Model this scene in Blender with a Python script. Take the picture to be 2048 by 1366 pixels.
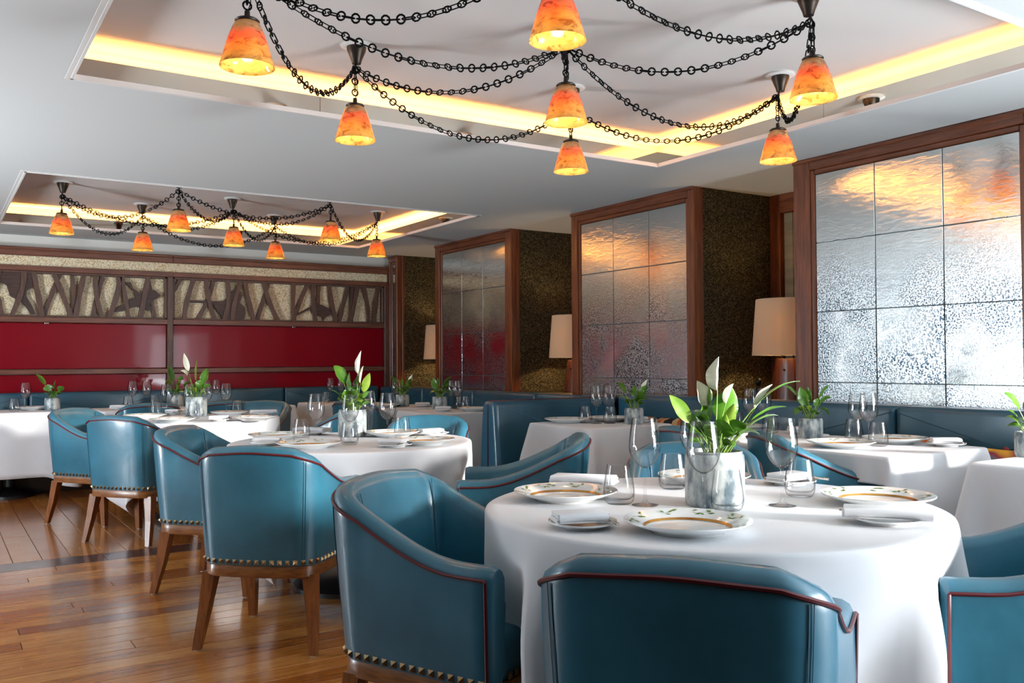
# restaurant dining room with light trays, mirror panels and teal tub chairs
import bpy, bmesh, math, random
from math import sin, cos, pi, radians, sqrt, atan2, hypot
from mathutils import Vector, Matrix

random.seed(7)
S = bpy.context.scene
COL = S.collection
for o in list(bpy.data.objects):
    bpy.data.objects.remove(o)

# ------------------------------------------------------------------ camera
cam = bpy.data.cameras.new('camera')
cam.sensor_width = 36.0
cam.lens = 1792.564 / 2048 * 36.0
cam.clip_end = 100
cam_o = bpy.data.objects.new('camera', cam)
COL.objects.link(cam_o)
YAW, PIT, ROL = radians(33.033977), radians(1.267246), radians(-0.335250)
_f = Vector((sin(YAW) * cos(PIT), cos(YAW) * cos(PIT), sin(PIT)))
_r = Vector((cos(YAW), -sin(YAW), 0))
_u = _r.cross(_f)
_r2 = cos(ROL) * _r + sin(ROL) * _u
_u2 = -sin(ROL) * _r + cos(ROL) * _u
cam_o.matrix_world = Matrix(((_r2.x, _u2.x, -_f.x, 0), (_r2.y, _u2.y, -_f.y, 0), (_r2.z, _u2.z, -_f.z, 1.165), (0, 0, 0, 1)))
S.camera = cam_o

# light levels
LEFT_W, REAR_W, RIGHT_W, LED_W = 4.5, 15.0, 100.0, 4.5
SUN_W = 13.0
UPLIGHT_W, UPLIGHT_L = 235.0, 190.0
PEND_W, LAMP_W = 1.15, 8.0
VIEW_ANG = -0.5765

# ------------------------------------------------------------------ world, light, exposure
W = bpy.data.worlds.new('daylight')
S.world = W
W.use_nodes = True
W.node_tree.nodes['Background'].inputs['Color'].default_value = (0.75, 0.86, 1.0, 1)
W.node_tree.nodes['Background'].inputs['Strength'].default_value = 0.8
S.view_settings.view_transform = 'Standard'
S.view_settings.look = 'None'
S.view_settings.gamma = 1
S.view_settings.exposure = 0.55
S.view_settings.use_curve_mapping = False
S.cycles.use_denoising = True
S.cycles.max_bounces = 9
S.cycles.diffuse_bounces = 4
S.cycles.glossy_bounces = 5
S.cycles.transmission_bounces = 6
S.cycles.transparent_max_bounces = 40
S.cycles.caustics_reflective = False
S.cycles.caustics_refractive = False
S.cycles.sample_clamp_indirect = 6.0
S.cycles.blur_glossy = 0.5


def area(name, loc, aim, sx, sy, power, color):
    l = bpy.data.lights.new(name, 'AREA')
    l.shape = 'RECTANGLE'
    l.size, l.size_y = sx, sy
    l.energy = power
    l.color = color
    o = bpy.data.objects.new(name, l)
    COL.objects.link(o)
    o.location = loc
    o.rotation_euler = Vector(aim).to_track_quat('-Z', 'Y').to_euler()
    return o


DAY = (0.83, 0.92, 1.0)
# daylight in the window openings: two on the left wall plus an added first one for the left chairs, one behind the camera, one beside the camera
for wy, k in ((5.8, 8.), (7.8, 1.), (9.15, 1.7)):
    area('daylight_left', (-2.9, wy, 1.35), (1, .05, 0.10), 1.0, 1.2, LEFT_W * k, DAY)
area('daylight_rear', (4.3, -2.5, 1.4), (-.2, 1, 0.05), .6, 1.4, REAR_W, DAY)
area('daylight_right', (4.6, -0.95, 1.25), (-1, 0.30, 0.08), 2.4, 1.1, RIGHT_W, DAY)
# hazy low sun through the corner windows behind and beside the camera
sun = bpy.data.lights.new('hazy_sun', 'SUN')
sun.energy = SUN_W
sun.angle = radians(8)
sun.color = (1.0, .97, .93)
sun_o = bpy.data.objects.new('hazy_sun', sun)
COL.objects.link(sun_o)
sun_o.rotation_euler = Vector((-.45, .893, -math.tan(radians(10)))).to_track_quat('-Z', 'Y').to_euler()
# added fill low by the side walls, aimed up to brighten the ceiling
area('added_uplight', (4.55, -0.9, 0.6), (-.74, .36, .56), 2.4, .5, UPLIGHT_W, DAY)
area('added_uplight', (-2.85, 5.55, 0.6), (.42, .05, .9), .5, 1.3, UPLIGHT_L, DAY)
LED = (1.0, 0.40, 0.08)
TRAYS = [(0.51, 3.95, 1.75, 4.33), (0.51, 3.95, 6.59, 9.14)]
for (x0, x1, y0, y1) in TRAYS:
    cx, cy = (x0 + x1) / 2, (y0 + y1) / 2
    for (lx, ly, sx, sy) in ((cx, y1 + 0.075, x1 - x0 + .2, .03), (x1 + 0.075, cy, .03, y1 - y0 + .2)):
        l = area('cove_light', (lx, ly, 2.478), (0, 0, 1), 1, 1, LED_W * max(sx, sy) * (1. if y0 < 3 else 1.7), LED)
        l.rotation_euler = (pi, 0, 0)
        l.data.size, l.data.size_y = sx, sy


# ------------------------------------------------------------------ materials
def new_mat(name):
    m = bpy.data.materials.new(name)
    m.use_nodes = True
    nt = m.node_tree
    b = nt.nodes['Principled BSDF']
    return m, nt, b


def pbr(name, col, rough=.5, metal=0., coat=0., coat_rough=.1, spec=.5, sub=0.):
    m, nt, b = new_mat(name)
    b.inputs['Base Color'].default_value = (*col, 1)
    b.inputs['Roughness'].default_value = rough
    b.inputs['Metallic'].default_value = metal
    b.inputs['Coat Weight'].default_value = coat
    b.inputs['Coat Roughness'].default_value = coat_rough
    b.inputs['Specular IOR Level'].default_value = spec
    return m


def node(nt, typ, **kw):
    n = nt.nodes.new(typ)
    for k, v in kw.items():
        if k in n.inputs:
            n.inputs[k].default_value = v
        else:
            setattr(n, k, v)
    return n


def ramp(nt, stops):
    n = nt.nodes.new('ShaderNodeValToRGB')
    e = n.color_ramp.elements
    while len(e) < len(stops):
        e.new(0.5)
    for i, (p, c) in enumerate(stops):
        e[i].position = p
        e[i].color = (*c, 1) if len(c) == 3 else c
    return n


def coords(nt, kind='Object', scale=(1, 1, 1)):
    tc = nt.nodes.new('ShaderNodeTexCoord')
    mp = nt.nodes.new('ShaderNodeMapping')
    mp.inputs['Scale'].default_value = scale
    nt.links.new(tc.outputs[kind], mp.inputs['Vector'])
    return mp.outputs['Vector']


def noisy(name, c1, c2, rough=.5, scale=8, stretch=(1, 1, 1), metal=0., coat=0., coat_rough=.1, bump=0., bump_scale=60, detail=5, kind='Object', lo=.35, hi=.65, bump_dist=.002, rough2=None, spec=.5):
    m, nt, b = new_mat(name)
    L = nt.links
    v = coords(nt, kind, stretch)
    n = node(nt, 'ShaderNodeTexNoise', Scale=scale, Detail=detail, Roughness=.6)
    L.new(v, n.inputs['Vector'])
    r = ramp(nt, [(lo, c1), (hi, c2)])
    L.new(n.outputs['Fac'], r.inputs['Fac'])
    L.new(r.outputs['Color'], b.inputs['Base Color'])
    b.inputs['Roughness'].default_value = rough
    b.inputs['Metallic'].default_value = metal
    b.inputs['Coat Weight'].default_value = coat
    b.inputs['Coat Roughness'].default_value = coat_rough
    b.inputs['Specular IOR Level'].default_value = spec
    if rough2 is not None:
        mr = node(nt, 'ShaderNodeMapRange')
        mr.inputs['To Min'].default_value = rough
        mr.inputs['To Max'].default_value = rough2
        L.new(n.outputs['Fac'], mr.inputs['Value'])
        L.new(mr.outputs['Result'], b.inputs['Roughness'])
    if bump:
        n2 = node(nt, 'ShaderNodeTexNoise', Scale=bump_scale, Detail=3)
        L.new(v, n2.inputs['Vector'])
        bp = node(nt, 'ShaderNodeBump', Strength=bump, Distance=bump_dist)
        L.new(n2.outputs['Fac'], bp.inputs['Height'])
        L.new(bp.outputs['Normal'], b.inputs['Normal'])
    return m


M = {}
M['leather'] = noisy('teal_leather', (.023, .120, .180), (.033, .168, .248), rough=.30, scale=3.5, coat=.45, coat_rough=.16, bump=.22, bump_scale=9, bump_dist=.012, rough2=.44)
M['banquette'] = noisy('dark_teal_leather', (.011, .070, .115), (.016, .095, .155), rough=.32, scale=2.5, coat=.4, coat_rough=.18, bump=.2, bump_scale=6, bump_dist=.015, rough2=.46)
M['seam'] = pbr('seam_thread', (.014, .075, .115), .7)
M['seam_light'] = pbr('seam_edge', (.06, .22, .32), .5)
M['piping'] = pbr('oxblood_piping', (.10, .008, .012), .4)
M['stud'] = pbr('antique_brass_stud', (.30, .21, .11), .3, 1.0)
M['apron'] = noisy('chair_wood', (.16, .055, .014), (.30, .115, .032), rough=.35, scale=5, stretch=(3, 3, 16), coat=.35, coat_rough=.2)
M['legwood'] = noisy('chair_leg_wood', (.13, .036, .008), (.27, .088, .019), rough=.33, scale=6, stretch=(9, 9, 1), coat=.35, coat_rough=.2)
M['glide'] = pbr('white_glide', (.6, .58, .52), .5)
M['cloth'] = noisy('white_tablecloth', (.735, .74, .765), (.775, .78, .805), rough=.85, scale=3, bump=.10, bump_scale=9, bump_dist=.01, spec=.2)
M['napkin'] = pbr('white_napkin', (.78, .785, .81), .85, spec=.2)
M['darkmetal'] = pbr('black_metal', (.012, .010, .010), .4, .6)
M['bronze'] = noisy('bronze', (.030, .022, .017), (.06, .045, .035), rough=.42, scale=20, metal=.8)
M['iron'] = pbr('blackened_iron', (.006, .0055, .005), .7, .0, spec=.08)
M['plaster'] = pbr('ceiling_paint', (.66, .675, .665), .8, spec=.25)
M['tray'] = pbr('tray_paint', (.70, .67, .645), .75, spec=.25)
M['white'] = pbr('white_paint', (.80, .78, .75), .5)
M['walldark'] = pbr('darkened_unseen_wall', (.07, .045, .03), .6)  # dark tone given to the unseen walls to cut stray bounce light
M['wallcream'] = pbr('cream_wall_paint', (.84, .81, .74), .7)
M['wallgrey'] = pbr('grey_wall_paint', (.30, .29, .28), .8)
M['walnut'] = noisy('walnut_frame', (.105, .026, .008), (.235, .066, .022), rough=.36, scale=3, stretch=(14, 14, 1.2), coat=.25, coat_rough=.25)
M['walnut_h'] = noisy('walnut_rail', (.105, .026, .008), (.235, .066, .022), rough=.36, scale=3, stretch=(1.2, 1.2, 20), coat=.25, coat_rough=.25)
M['walnut_s'] = noisy('walnut_screen', (.125, .038, .018), (.24, .082, .042), rough=.42, scale=3, stretch=(1.2, 14, 18), coat=.15, coat_rough=.3)
M['carve'] = noisy('carved_walnut', (.080, .034, .022), (.15, .070, .046), rough=.45, scale=4, stretch=(16, 16, 2), coat=.1, coat_rough=.3)
M['birdwood'] = noisy('bird_walnut', (.040, .017, .011), (.085, .038, .026), rough=.45, scale=5, stretch=(2, 16, 14))
M['red'] = pbr('red_lacquer', (.26, .0015, .010), .3, coat=.16, coat_rough=.05, spec=.12)
M['ledge'] = pbr('dark_ledge', (.02, .012, .008), .4)
M['porcelain'] = pbr('white_porcelain', (.80, .81, .80), .16, coat=.6, coat_rough=.06)
M['leafprint'] = pbr('green_print', (.09, .19, .012), .3)
M['leafprint2'] = pbr('dark_green_print', (.05, .13, .015), .3)
M['goldprint'] = noisy('gold_print', (.30, .10, .012), (.62, .33, .07), rough=.3, scale=8, metal=.5)
M['silver'] = pbr('silver_cutlery', (.62, .58, .52), .16, 1.)
M['soil'] = pbr('moss_soil', (.03, .03, .012), .95)
M['leaf'] = noisy('lily_leaf', (.045, .15, .010), (.12, .28, .022), rough=.32, scale=9, coat=.3, coat_rough=.2)
M['leaf_light'] = noisy('young_lily_leaf', (.16, .32, .03), (.32, .45, .06), rough=.35, scale=9)
M['spathe'] = noisy('white_spathe', (.72, .70, .48), (.84, .82, .72), rough=.5, scale=12)
M['stalk'] = pbr('pale_stalk', (.22, .34, .06), .45)
M['mullion'] = pbr('window_white_paint', (.6, .6, .58), .5)
M['blind'] = noisy('bronze_blind', (.16, .115, .06), (.24, .18, .10), rough=.6, scale=3, stretch=(1, 1, 6))
M['lampwood'] = noisy('mahogany', (.10, .022, .009), (.19, .05, .02), rough=.25, scale=4, stretch=(12, 12, 1.2), coat=.6, coat_rough=.12)
M['bust'] = pbr('dark_bronze_bust', (.012, .008, .007), .35, .5)
M['button'] = pbr('red_button', (.22, .008, .012), .3)
M['rubber'] = pbr('black_base', (.006, .005, .006), .45)

# stone pot glaze
m = noisy('stone_pot', (.10, .15, .18), (.56, .60, .58), rough=.42, scale=22, stretch=(1, 1, .5), bump=.4, bump_scale=60, bump_dist=.003, coat=.2, lo=.40, hi=.58, detail=9)
M['pot'] = m

# gold granules
def granular(name, c1, c2, c3, sc, rough, metal, bump, dist):
    m, nt, b = new_mat(name)
    L = nt.links
    v = coords(nt, 'Object')
    vo = node(nt, 'ShaderNodeTexVoronoi', Scale=sc)
    L.new(v, vo.inputs['Vector'])
    no = node(nt, 'ShaderNodeTexNoise', Scale=sc * .8, Detail=4)
    L.new(v, no.inputs['Vector'])
    r = ramp(nt, [(.05, c1), (.45, c2), (.95, c3)])
    sp = nt.nodes.new('ShaderNodeSeparateColor')
    L.new(vo.outputs['Color'], sp.inputs['Color'])
    L.new(sp.outputs['Red'], r.inputs['Fac'])
    L.new(r.outputs['Color'], b.inputs['Base Color'])
    b.inputs['Roughness'].default_value = rough
    b.inputs['Metallic'].default_value = metal
    bp = node(nt, 'ShaderNodeBump', Strength=bump, Distance=dist)
    L.new(vo.outputs['Distance'], bp.inputs['Height'])
    bp.invert = True
    L.new(bp.outputs['Normal'], b.inputs['Normal'])
    return m


M['gold'] = granular('gold_gravel', (.58, .39, .18), (.95, .79, .50), (1., .94, .74), 120, .6, .0, .4, .004)
M['darkgran'] = granular('dark_granules', (.010, .0075, .004), (.036, .028, .013), (.20, .165, .085), 150, .38, .5, .8, .006)

# antique mirror
def mirror_mat():
    m, nt, b = new_mat('rippled_silver_glass')
    L = nt.links
    v = coords(nt, 'Object')
    oi = nt.nodes.new('ShaderNodeObjectInfo')
    va = node(nt, 'ShaderNodeVectorMath', operation='ADD')
    cm = nt.nodes.new('ShaderNodeCombineXYZ')
    mu = node(nt, 'ShaderNodeMath', operation='MULTIPLY')
    mu.inputs[1].default_value = 37.0
    L.new(oi.outputs['Random'], mu.inputs[0])
    for k in 'XYZ':
        L.new(mu.outputs[0], cm.inputs[k])
    L.new(v, va.inputs[0])
    L.new(cm.outputs[0], va.inputs[1])
    vv = va.outputs[0]
    sx = nt.nodes.new('ShaderNodeSeparateXYZ')
    L.new(v, sx.inputs[0])
    zz = node(nt, 'ShaderNodeMapRange')                 # the lower courses are more heavily crystallised
    zz.inputs['From Min'].default_value = 1.95
    zz.inputs['From Max'].default_value = 1.45
    L.new(sx.outputs['Z'], zz.inputs['Value'])
    n1 = node(nt, 'ShaderNodeTexNoise', Scale=20., Detail=5, Roughness=.6, Distortion=1.6)
    mp = nt.nodes.new('ShaderNodeMapping')
    mp.inputs['Scale'].default_value = (1, .6, 1.9)
    L.new(vv, mp.inputs['Vector'])
    L.new(mp.outputs[0], n1.inputs['Vector'])
    n2 = node(nt, 'ShaderNodeTexNoise', Scale=110., Detail=2)
    L.new(vv, n2.inputs['Vector'])
    n3 = node(nt, 'ShaderNodeTexNoise', Scale=3.0, Detail=3)
    L.new(vv, n3.inputs['Vector'])
    g0 = ramp(nt, [(.36, (.12, .12, .12)), (.60, (1, 1, 1))])
    L.new(n3.outputs['Fac'], g0.inputs['Fac'])
    g = node(nt, 'ShaderNodeMath', operation='MULTIPLY')
    L.new(g0.outputs['Color'], g.inputs[0])
    L.new(zz.outputs['Result'], g.inputs[1])
    gm = node(nt, 'ShaderNodeMath', operation='MULTIPLY')
    L.new(n2.outputs['Fac'], gm.inputs[0])
    L.new(g.outputs[0], gm.inputs[1])
    b1 = node(nt, 'ShaderNodeBump', Strength=.07, Distance=.010)
    L.new(n1.outputs['Fac'], b1.inputs['Height'])
    b2 = node(nt, 'ShaderNodeBump', Strength=.7, Distance=.0026)
    L.new(gm.outputs[0], b2.inputs['Height'])
    L.new(b1.outputs['Normal'], b2.inputs['Normal'])
    L.new(b2.outputs['Normal'], b.inputs['Normal'])
    cr = ramp(nt, [(.42, (.05, .08, .11)), (.54, (.78, .86, .90))])
    L.new(n2.outputs['Fac'], cr.inputs['Fac'])
    mx = node(nt, 'ShaderNodeMix', data_type='RGBA')
    L.new(g.outputs[0], mx.inputs[0])
    mx.inputs[6].default_value = (.80, .83, .82, 1)
    L.new(cr.outputs['Color'], mx.inputs[7])
    L.new(mx.outputs[2], b.inputs['Base Color'])
    b.inputs['Metallic'].default_value = 1
    mr = node(nt, 'ShaderNodeMapRange')
    mr.inputs['To Min'].default_value = .09
    mr.inputs['To Max'].default_value = .22
    L.new(g.outputs[0], mr.inputs['Value'])
    L.new(mr.outputs['Result'], b.inputs['Roughness'])
    return m


M['mirror'] = mirror_mat()
M['lipmirror'] = pbr('bronze_mirror', (.86, .83, .72), .03, 1.)
M['gap'] = pbr('mirror_joint', (.16, .17, .15), .5)


# thin clear glass: mostly transparent, Fresnel reflections
def glass_mat(name, tint, edge):
    m = bpy.data.materials.new(name)
    m.use_nodes = True
    nt = m.node_tree
    nt.nodes.clear()
    L = nt.links
    out = nt.nodes.new('ShaderNodeOutputMaterial')
    tr = nt.nodes.new('ShaderNodeBsdfTransparent')
    gl = node(nt, 'ShaderNodeBsdfGlossy', Roughness=.02)
    lw = node(nt, 'ShaderNodeLayerWeight', Blend=.5)
    cr = ramp(nt, [(0., (tint,) * 3), (.58, (tint * .96,) * 3), (.82, (.5 * tint + .5 * edge,) * 3), (.97, (edge, edge, edge * 1.02))])
    L.new(lw.outputs['Facing'], cr.inputs['Fac'])
    L.new(cr.outputs['Color'], tr.inputs['Color'])
    fr = ramp(nt, [(0., (.05,) * 3), (.6, (.08,) * 3), (.85, (.22,) * 3), (.97, (.6,) * 3)])
    L.new(lw.outputs['Facing'], fr.inputs['Fac'])
    ms = nt.nodes.new('ShaderNodeMixShader')
    L.new(fr.outputs[0], ms.inputs[0])
    L.new(tr.outputs[0], ms.inputs[1])
    L.new(gl.outputs[0], ms.inputs[2])
    L.new(ms.outputs[0], out.inputs['Surface'])
    return m


M['glass'] = glass_mat('clear_glass', .985, .24)


# art glass shade, coloured from rim to crown
def shade_mat(name, seed, hot):
    m = bpy.data.materials.new(name)
    m.use_nodes = True
    nt = m.node_tree
    b = nt.nodes['Principled BSDF']
    out = nt.nodes['Material Output']
    L = nt.links
    tc = nt.nodes.new('ShaderNodeTexCoord')
    oi = nt.nodes.new('ShaderNodeObjectInfo')
    sp = nt.nodes.new('ShaderNodeSeparateXYZ')
    L.new(tc.outputs['Object'], sp.inputs[0])
    mr = node(nt, 'ShaderNodeMapRange')
    mr.inputs['From Max'].default_value = .158
    L.new(sp.outputs['Z'], mr.inputs['Value'])
    va = node(nt, 'ShaderNodeVectorMath', operation='ADD')
    cm = nt.nodes.new('ShaderNodeCombineXYZ')
    mu = node(nt, 'ShaderNodeMath', operation='MULTIPLY')
    mu.inputs[1].default_value = 51.
    L.new(oi.outputs['Random'], mu.inputs[0])
    for k in 'XYZ':
        L.new(mu.outputs[0], cm.inputs[k])
    L.new(tc.outputs['Object'], va.inputs[0])
    L.new(cm.outputs[0], va.inputs[1])
    no = node(nt, 'ShaderNodeTexNoise', Scale=16., Detail=6, Roughness=.65, Distortion=1.)
    mp = nt.nodes.new('ShaderNodeMapping')
    mp.inputs['Scale'].default_value = (1, 1, 1.8)
    L.new(va.outputs[0], mp.inputs['Vector'])
    L.new(mp.outputs[0], no.inputs['Vector'])
    ad = node(nt, 'ShaderNodeMath', operation='MULTIPLY_ADD')
    L.new(no.outputs['Fac'], ad.inputs[0])
    ad.inputs[1].default_value = .55
    ad.inputs[2].default_value = -.275
    a2 = node(nt, 'ShaderNodeMath', operation='ADD')
    L.new(mr.outputs['Result'], a2.inputs[0])
    L.new(ad.outputs[0], a2.inputs[1])
    cr = ramp(nt, [(.0, (1., .72, .22)), (.34, (.98, .56, .14)), (.54, (.92, .34, .13)), (.66, (.72, .28, .15)), (.82, (.46, .38, .25))])
    L.new(a2.outputs[0], cr.inputs['Fac'])
    sk = node(nt, 'ShaderNodeTexNoise', Scale=20., Detail=6, Roughness=.62, Distortion=.8)
    L.new(mp.outputs[0], sk.inputs['Vector'])
    sr = ramp(nt, [(.36, (.30, .14, .07)), (.46, (.80, .72, .66)), (.60, (1, 1, 1))])
    L.new(sk.outputs['Fac'], sr.inputs['Fac'])
    mx = node(nt, 'ShaderNodeMix', data_type='RGBA', blend_type='MULTIPLY')
    mx.inputs[0].default_value = .8
    L.new(cr.outputs['Color'], mx.inputs[6])
    L.new(sr.outputs['Color'], mx.inputs[7])
    L.new(mx.outputs[2], b.inputs['Base Color'])
    b.inputs['Roughness'].default_value = .14
    b.inputs['Coat Weight'].default_value = .5
    tl = nt.nodes.new('ShaderNodeBsdfTranslucent')
    L.new(mx.outputs[2], tl.inputs['Color'])
    ms = nt.nodes.new('ShaderNodeMixShader')
    ms.inputs[0].default_value = .55
    L.new(b.outputs[0], ms.inputs[1])
    L.new(tl.outputs[0], ms.inputs[2])
    L.new(ms.outputs[0], out.inputs['Surface'])
    bp = node(nt, 'ShaderNodeBump', Strength=.25, Distance=.004)
    L.new(sk.outputs['Fac'], bp.inputs['Height'])
    L.new(bp.outputs[0], b.inputs['Normal'])
    return m


M['shade'] = shade_mat('amber_art_glass', 0, 1)


def emit(name, col, st):
    m = bpy.data.materials.new(name)
    m.use_nodes = True
    nt = m.node_tree
    nt.nodes.clear()
    o = nt.nodes.new('ShaderNodeOutputMaterial')
    e = node(nt, 'ShaderNodeEmission', Strength=st)
    e.inputs['Color'].default_value = (*col, 1)
    nt.links.new(e.outputs[0], o.inputs['Surface'])
    return m


M['bulb'] = emit('glowing_bulb', (1., .62, .22), 22.)
M['led'] = emit('led_strip', (1., .5, .12), 6.)

# linen lamp shade
m, nt, b = new_mat('linen_shade')
b.inputs['Base Color'].default_value = (.62, .52, .37, 1)
b.inputs['Roughness'].default_value = .9
tl = nt.nodes.new('ShaderNodeBsdfTranslucent')
tl.inputs['Color'].default_value = (.75, .52, .26, 1)
ms = nt.nodes.new('ShaderNodeMixShader')
ms.inputs[0].default_value = .25
nt.links.new(b.outputs[0], ms.inputs[1])
nt.links.new(tl.outputs[0], ms.inputs[2])
nt.links.new(ms.outputs[0], nt.nodes['Material Output'].inputs['Surface'])
M['linen'] = m

# floor boards: each board takes its own tone
def board_mat(name, stops):
    m, nt, b = new_mat(name)
    L = nt.links
    tc = nt.nodes.new('ShaderNodeTexCoord')
    oi = nt.nodes.new('ShaderNodeObjectInfo')
    mu = node(nt, 'ShaderNodeMath', operation='MULTIPLY')
    mu.inputs[1].default_value = 91.
    L.new(oi.outputs['Random'], mu.inputs[0])
    cm = nt.nodes.new('ShaderNodeCombineXYZ')
    for k in 'XYZ':
        L.new(mu.outputs[0], cm.inputs[k])
    va = node(nt, 'ShaderNodeVectorMath', operation='ADD')
    L.new(tc.outputs['Object'], va.inputs[0])
    L.new(cm.outputs[0], va.inputs[1])
    mp = nt.nodes.new('ShaderNodeMapping')
    mp.inputs['Scale'].default_value = (1.4, 22, 1)
    L.new(va.outputs[0], mp.inputs['Vector'])
    n = node(nt, 'ShaderNodeTexNoise', Scale=3., Detail=7, Roughness=.65)
    L.new(mp.outputs[0], n.inputs['Vector'])
    f = node(nt, 'ShaderNodeMath', operation='MULTIPLY_ADD')
    L.new(oi.outputs['Random'], f.inputs[0])
    f.inputs[1].default_value = .42
    L.new(n.outputs['Fac'], f.inputs[2])
    f2 = node(nt, 'ShaderNodeMath', operation='SUBTRACT')
    L.new(f.outputs[0], f2.inputs[0])
    f2.inputs[1].default_value = .22
    r = ramp(nt, stops)
    L.new(f2.outputs[0], r.inputs['Fac'])
    # scuffs
    s = node(nt, 'ShaderNodeTexNoise', Scale=7., Detail=8, Roughness=.75)
    L.new(va.outputs[0], s.inputs['Vector'])
    sr = ramp(nt, [(.42, (.62, .58, .55)), (.52, (1, 1, 1))])
    L.new(s.outputs['Fac'], sr.inputs['Fac'])
    mx = node(nt, 'ShaderNodeMix', data_type='RGBA', blend_type='MULTIPLY')
    mx.inputs[0].default_value = .35
    L.new(r.outputs['Color'], mx.inputs[6])
    L.new(sr.outputs['Color'], mx.inputs[7])
    L.new(mx.outputs[2], b.inputs['Base Color'])
    mr = node(nt, 'ShaderNodeMapRange')
    mr.inputs['To Min'].default_value = .14
    mr.inputs['To Max'].default_value = .34
    L.new(s.outputs['Fac'], mr.inputs['Value'])
    L.new(mr.outputs['Result'], b.inputs['Roughness'])
    b.inputs['Coat Weight'].default_value = .5
    b.inputs['Coat Roughness'].default_value = .12
    bp = node(nt, 'ShaderNodeBump', Strength=.12, Distance=.004)
    L.new(n.outputs['Fac'], bp.inputs['Height'])
    L.new(bp.outputs[0], b.inputs['Normal'])
    return m


M['board'] = board_mat('honey_oak_board', [(.2, (.20, .050, .009)), (.5, (.40, .132, .022)), (.8, (.57, .255, .062))])
M['border'] = board_mat('dark_border_board', [(.2, (.035, .014, .012)), (.5, (.075, .030, .024)), (.8, (.12, .05, .038))])
M['subfloor'] = pbr('floor_joint', (.03, .012, .006), .6)
# patterned cushion
m, nt, b = new_mat('striped_cushion')
v = coords(nt, 'Object', (1, 1, 1))
sx = nt.nodes.new('ShaderNodeSeparateXYZ')
nt.links.new(v, sx.inputs[0])
mm = node(nt, 'ShaderNodeMath', operation='MULTIPLY')
mm.inputs[1].default_value = 6.5
nt.links.new(sx.outputs['Y'], mm.inputs[0])
fr = node(nt, 'ShaderNodeMath', operation='FRACT')
nt.links.new(mm.outputs[0], fr.inputs[0])
r = ramp(nt, [(0., (.012, .010, .010)), (.3, (.62, .38, .16)), (.5, (.55, .13, .03)), (.7, (.60, .40, .20)), (.85, (.012, .01, .01))])
r.color_ramp.interpolation = 'CONSTANT'
nt.links.new(fr.outputs[0], r.inputs['Fac'])
nt.links.new(r.outputs['Color'], b.inputs['Base Color'])
b.inputs['Roughness'].default_value = .85
M['stripes'] = m
m, nt, b = new_mat('painted_cushion')
v = coords(nt, 'Object', (1, 1, 1))
n = node(nt, 'ShaderNodeTexNoise', Scale=5., Detail=1)
nt.links.new(v, n.inputs['Vector'])
r = ramp(nt, [(.3, (.10, .30, .34)), (.42, (.30, .02, .05)), (.5, (.75, .36, .03)), (.62, (.85, .55, .08)), (.75, (.25, .45, .45))])
nt.links.new(n.outputs['Fac'], r.inputs['Fac'])
nt.links.new(r.outputs['Color'], b.inputs['Base Color'])
b.inputs['Roughness'].default_value = .85
M['floral'] = m


# ------------------------------------------------------------------ mesh helpers
def make_mesh(name, verts, faces, smooth=True, sharp=40):
    me = bpy.data.meshes.new(name)
    me.from_pydata([tuple(v) for v in verts], [], faces)
    me.validate()
    if smooth:
        me.polygons.foreach_set('use_smooth', [True] * len(me.polygons))
        me.set_sharp_from_angle(angle=radians(sharp))
    me.update()
    return me


def add(name, me, mat=None, parent=None, loc=None, rot=None):
    if mat is not None and len(me.materials) == 0:
        me.materials.append(M[mat] if isinstance(mat, str) else mat)
    o = bpy.data.objects.new(name, me)
    COL.objects.link(o)
    if parent is not None:
        o.parent = parent
    if loc is not None:
        o.location = loc
    if rot is not None:
        o.rotation_euler = rot
    return o


def tag(o, label, cat, group=None, kind=None):
    o['label'] = label
    o['category'] = cat
    if group:
        o['group'] = group
    if kind:
        o['kind'] = kind
    return o


def structure(o, label=None):
    o['kind'] = 'structure'
    if label:
        o['label'] = label
    return o


def empty(name, loc=(0, 0, 0), rz=0.):
    o = bpy.data.objects.new(name, None)
    o.empty_display_size = .05
    COL.objects.link(o)
    o.location = loc
    o.rotation_euler = (0, 0, rz)
    return o


def copy_tree(o, parent=None):
    c = o.copy()
    COL.objects.link(c)
    if parent is not None:
        c.parent = parent
    for ch in list(o.children):
        copy_tree(ch, c)
    return c


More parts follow.
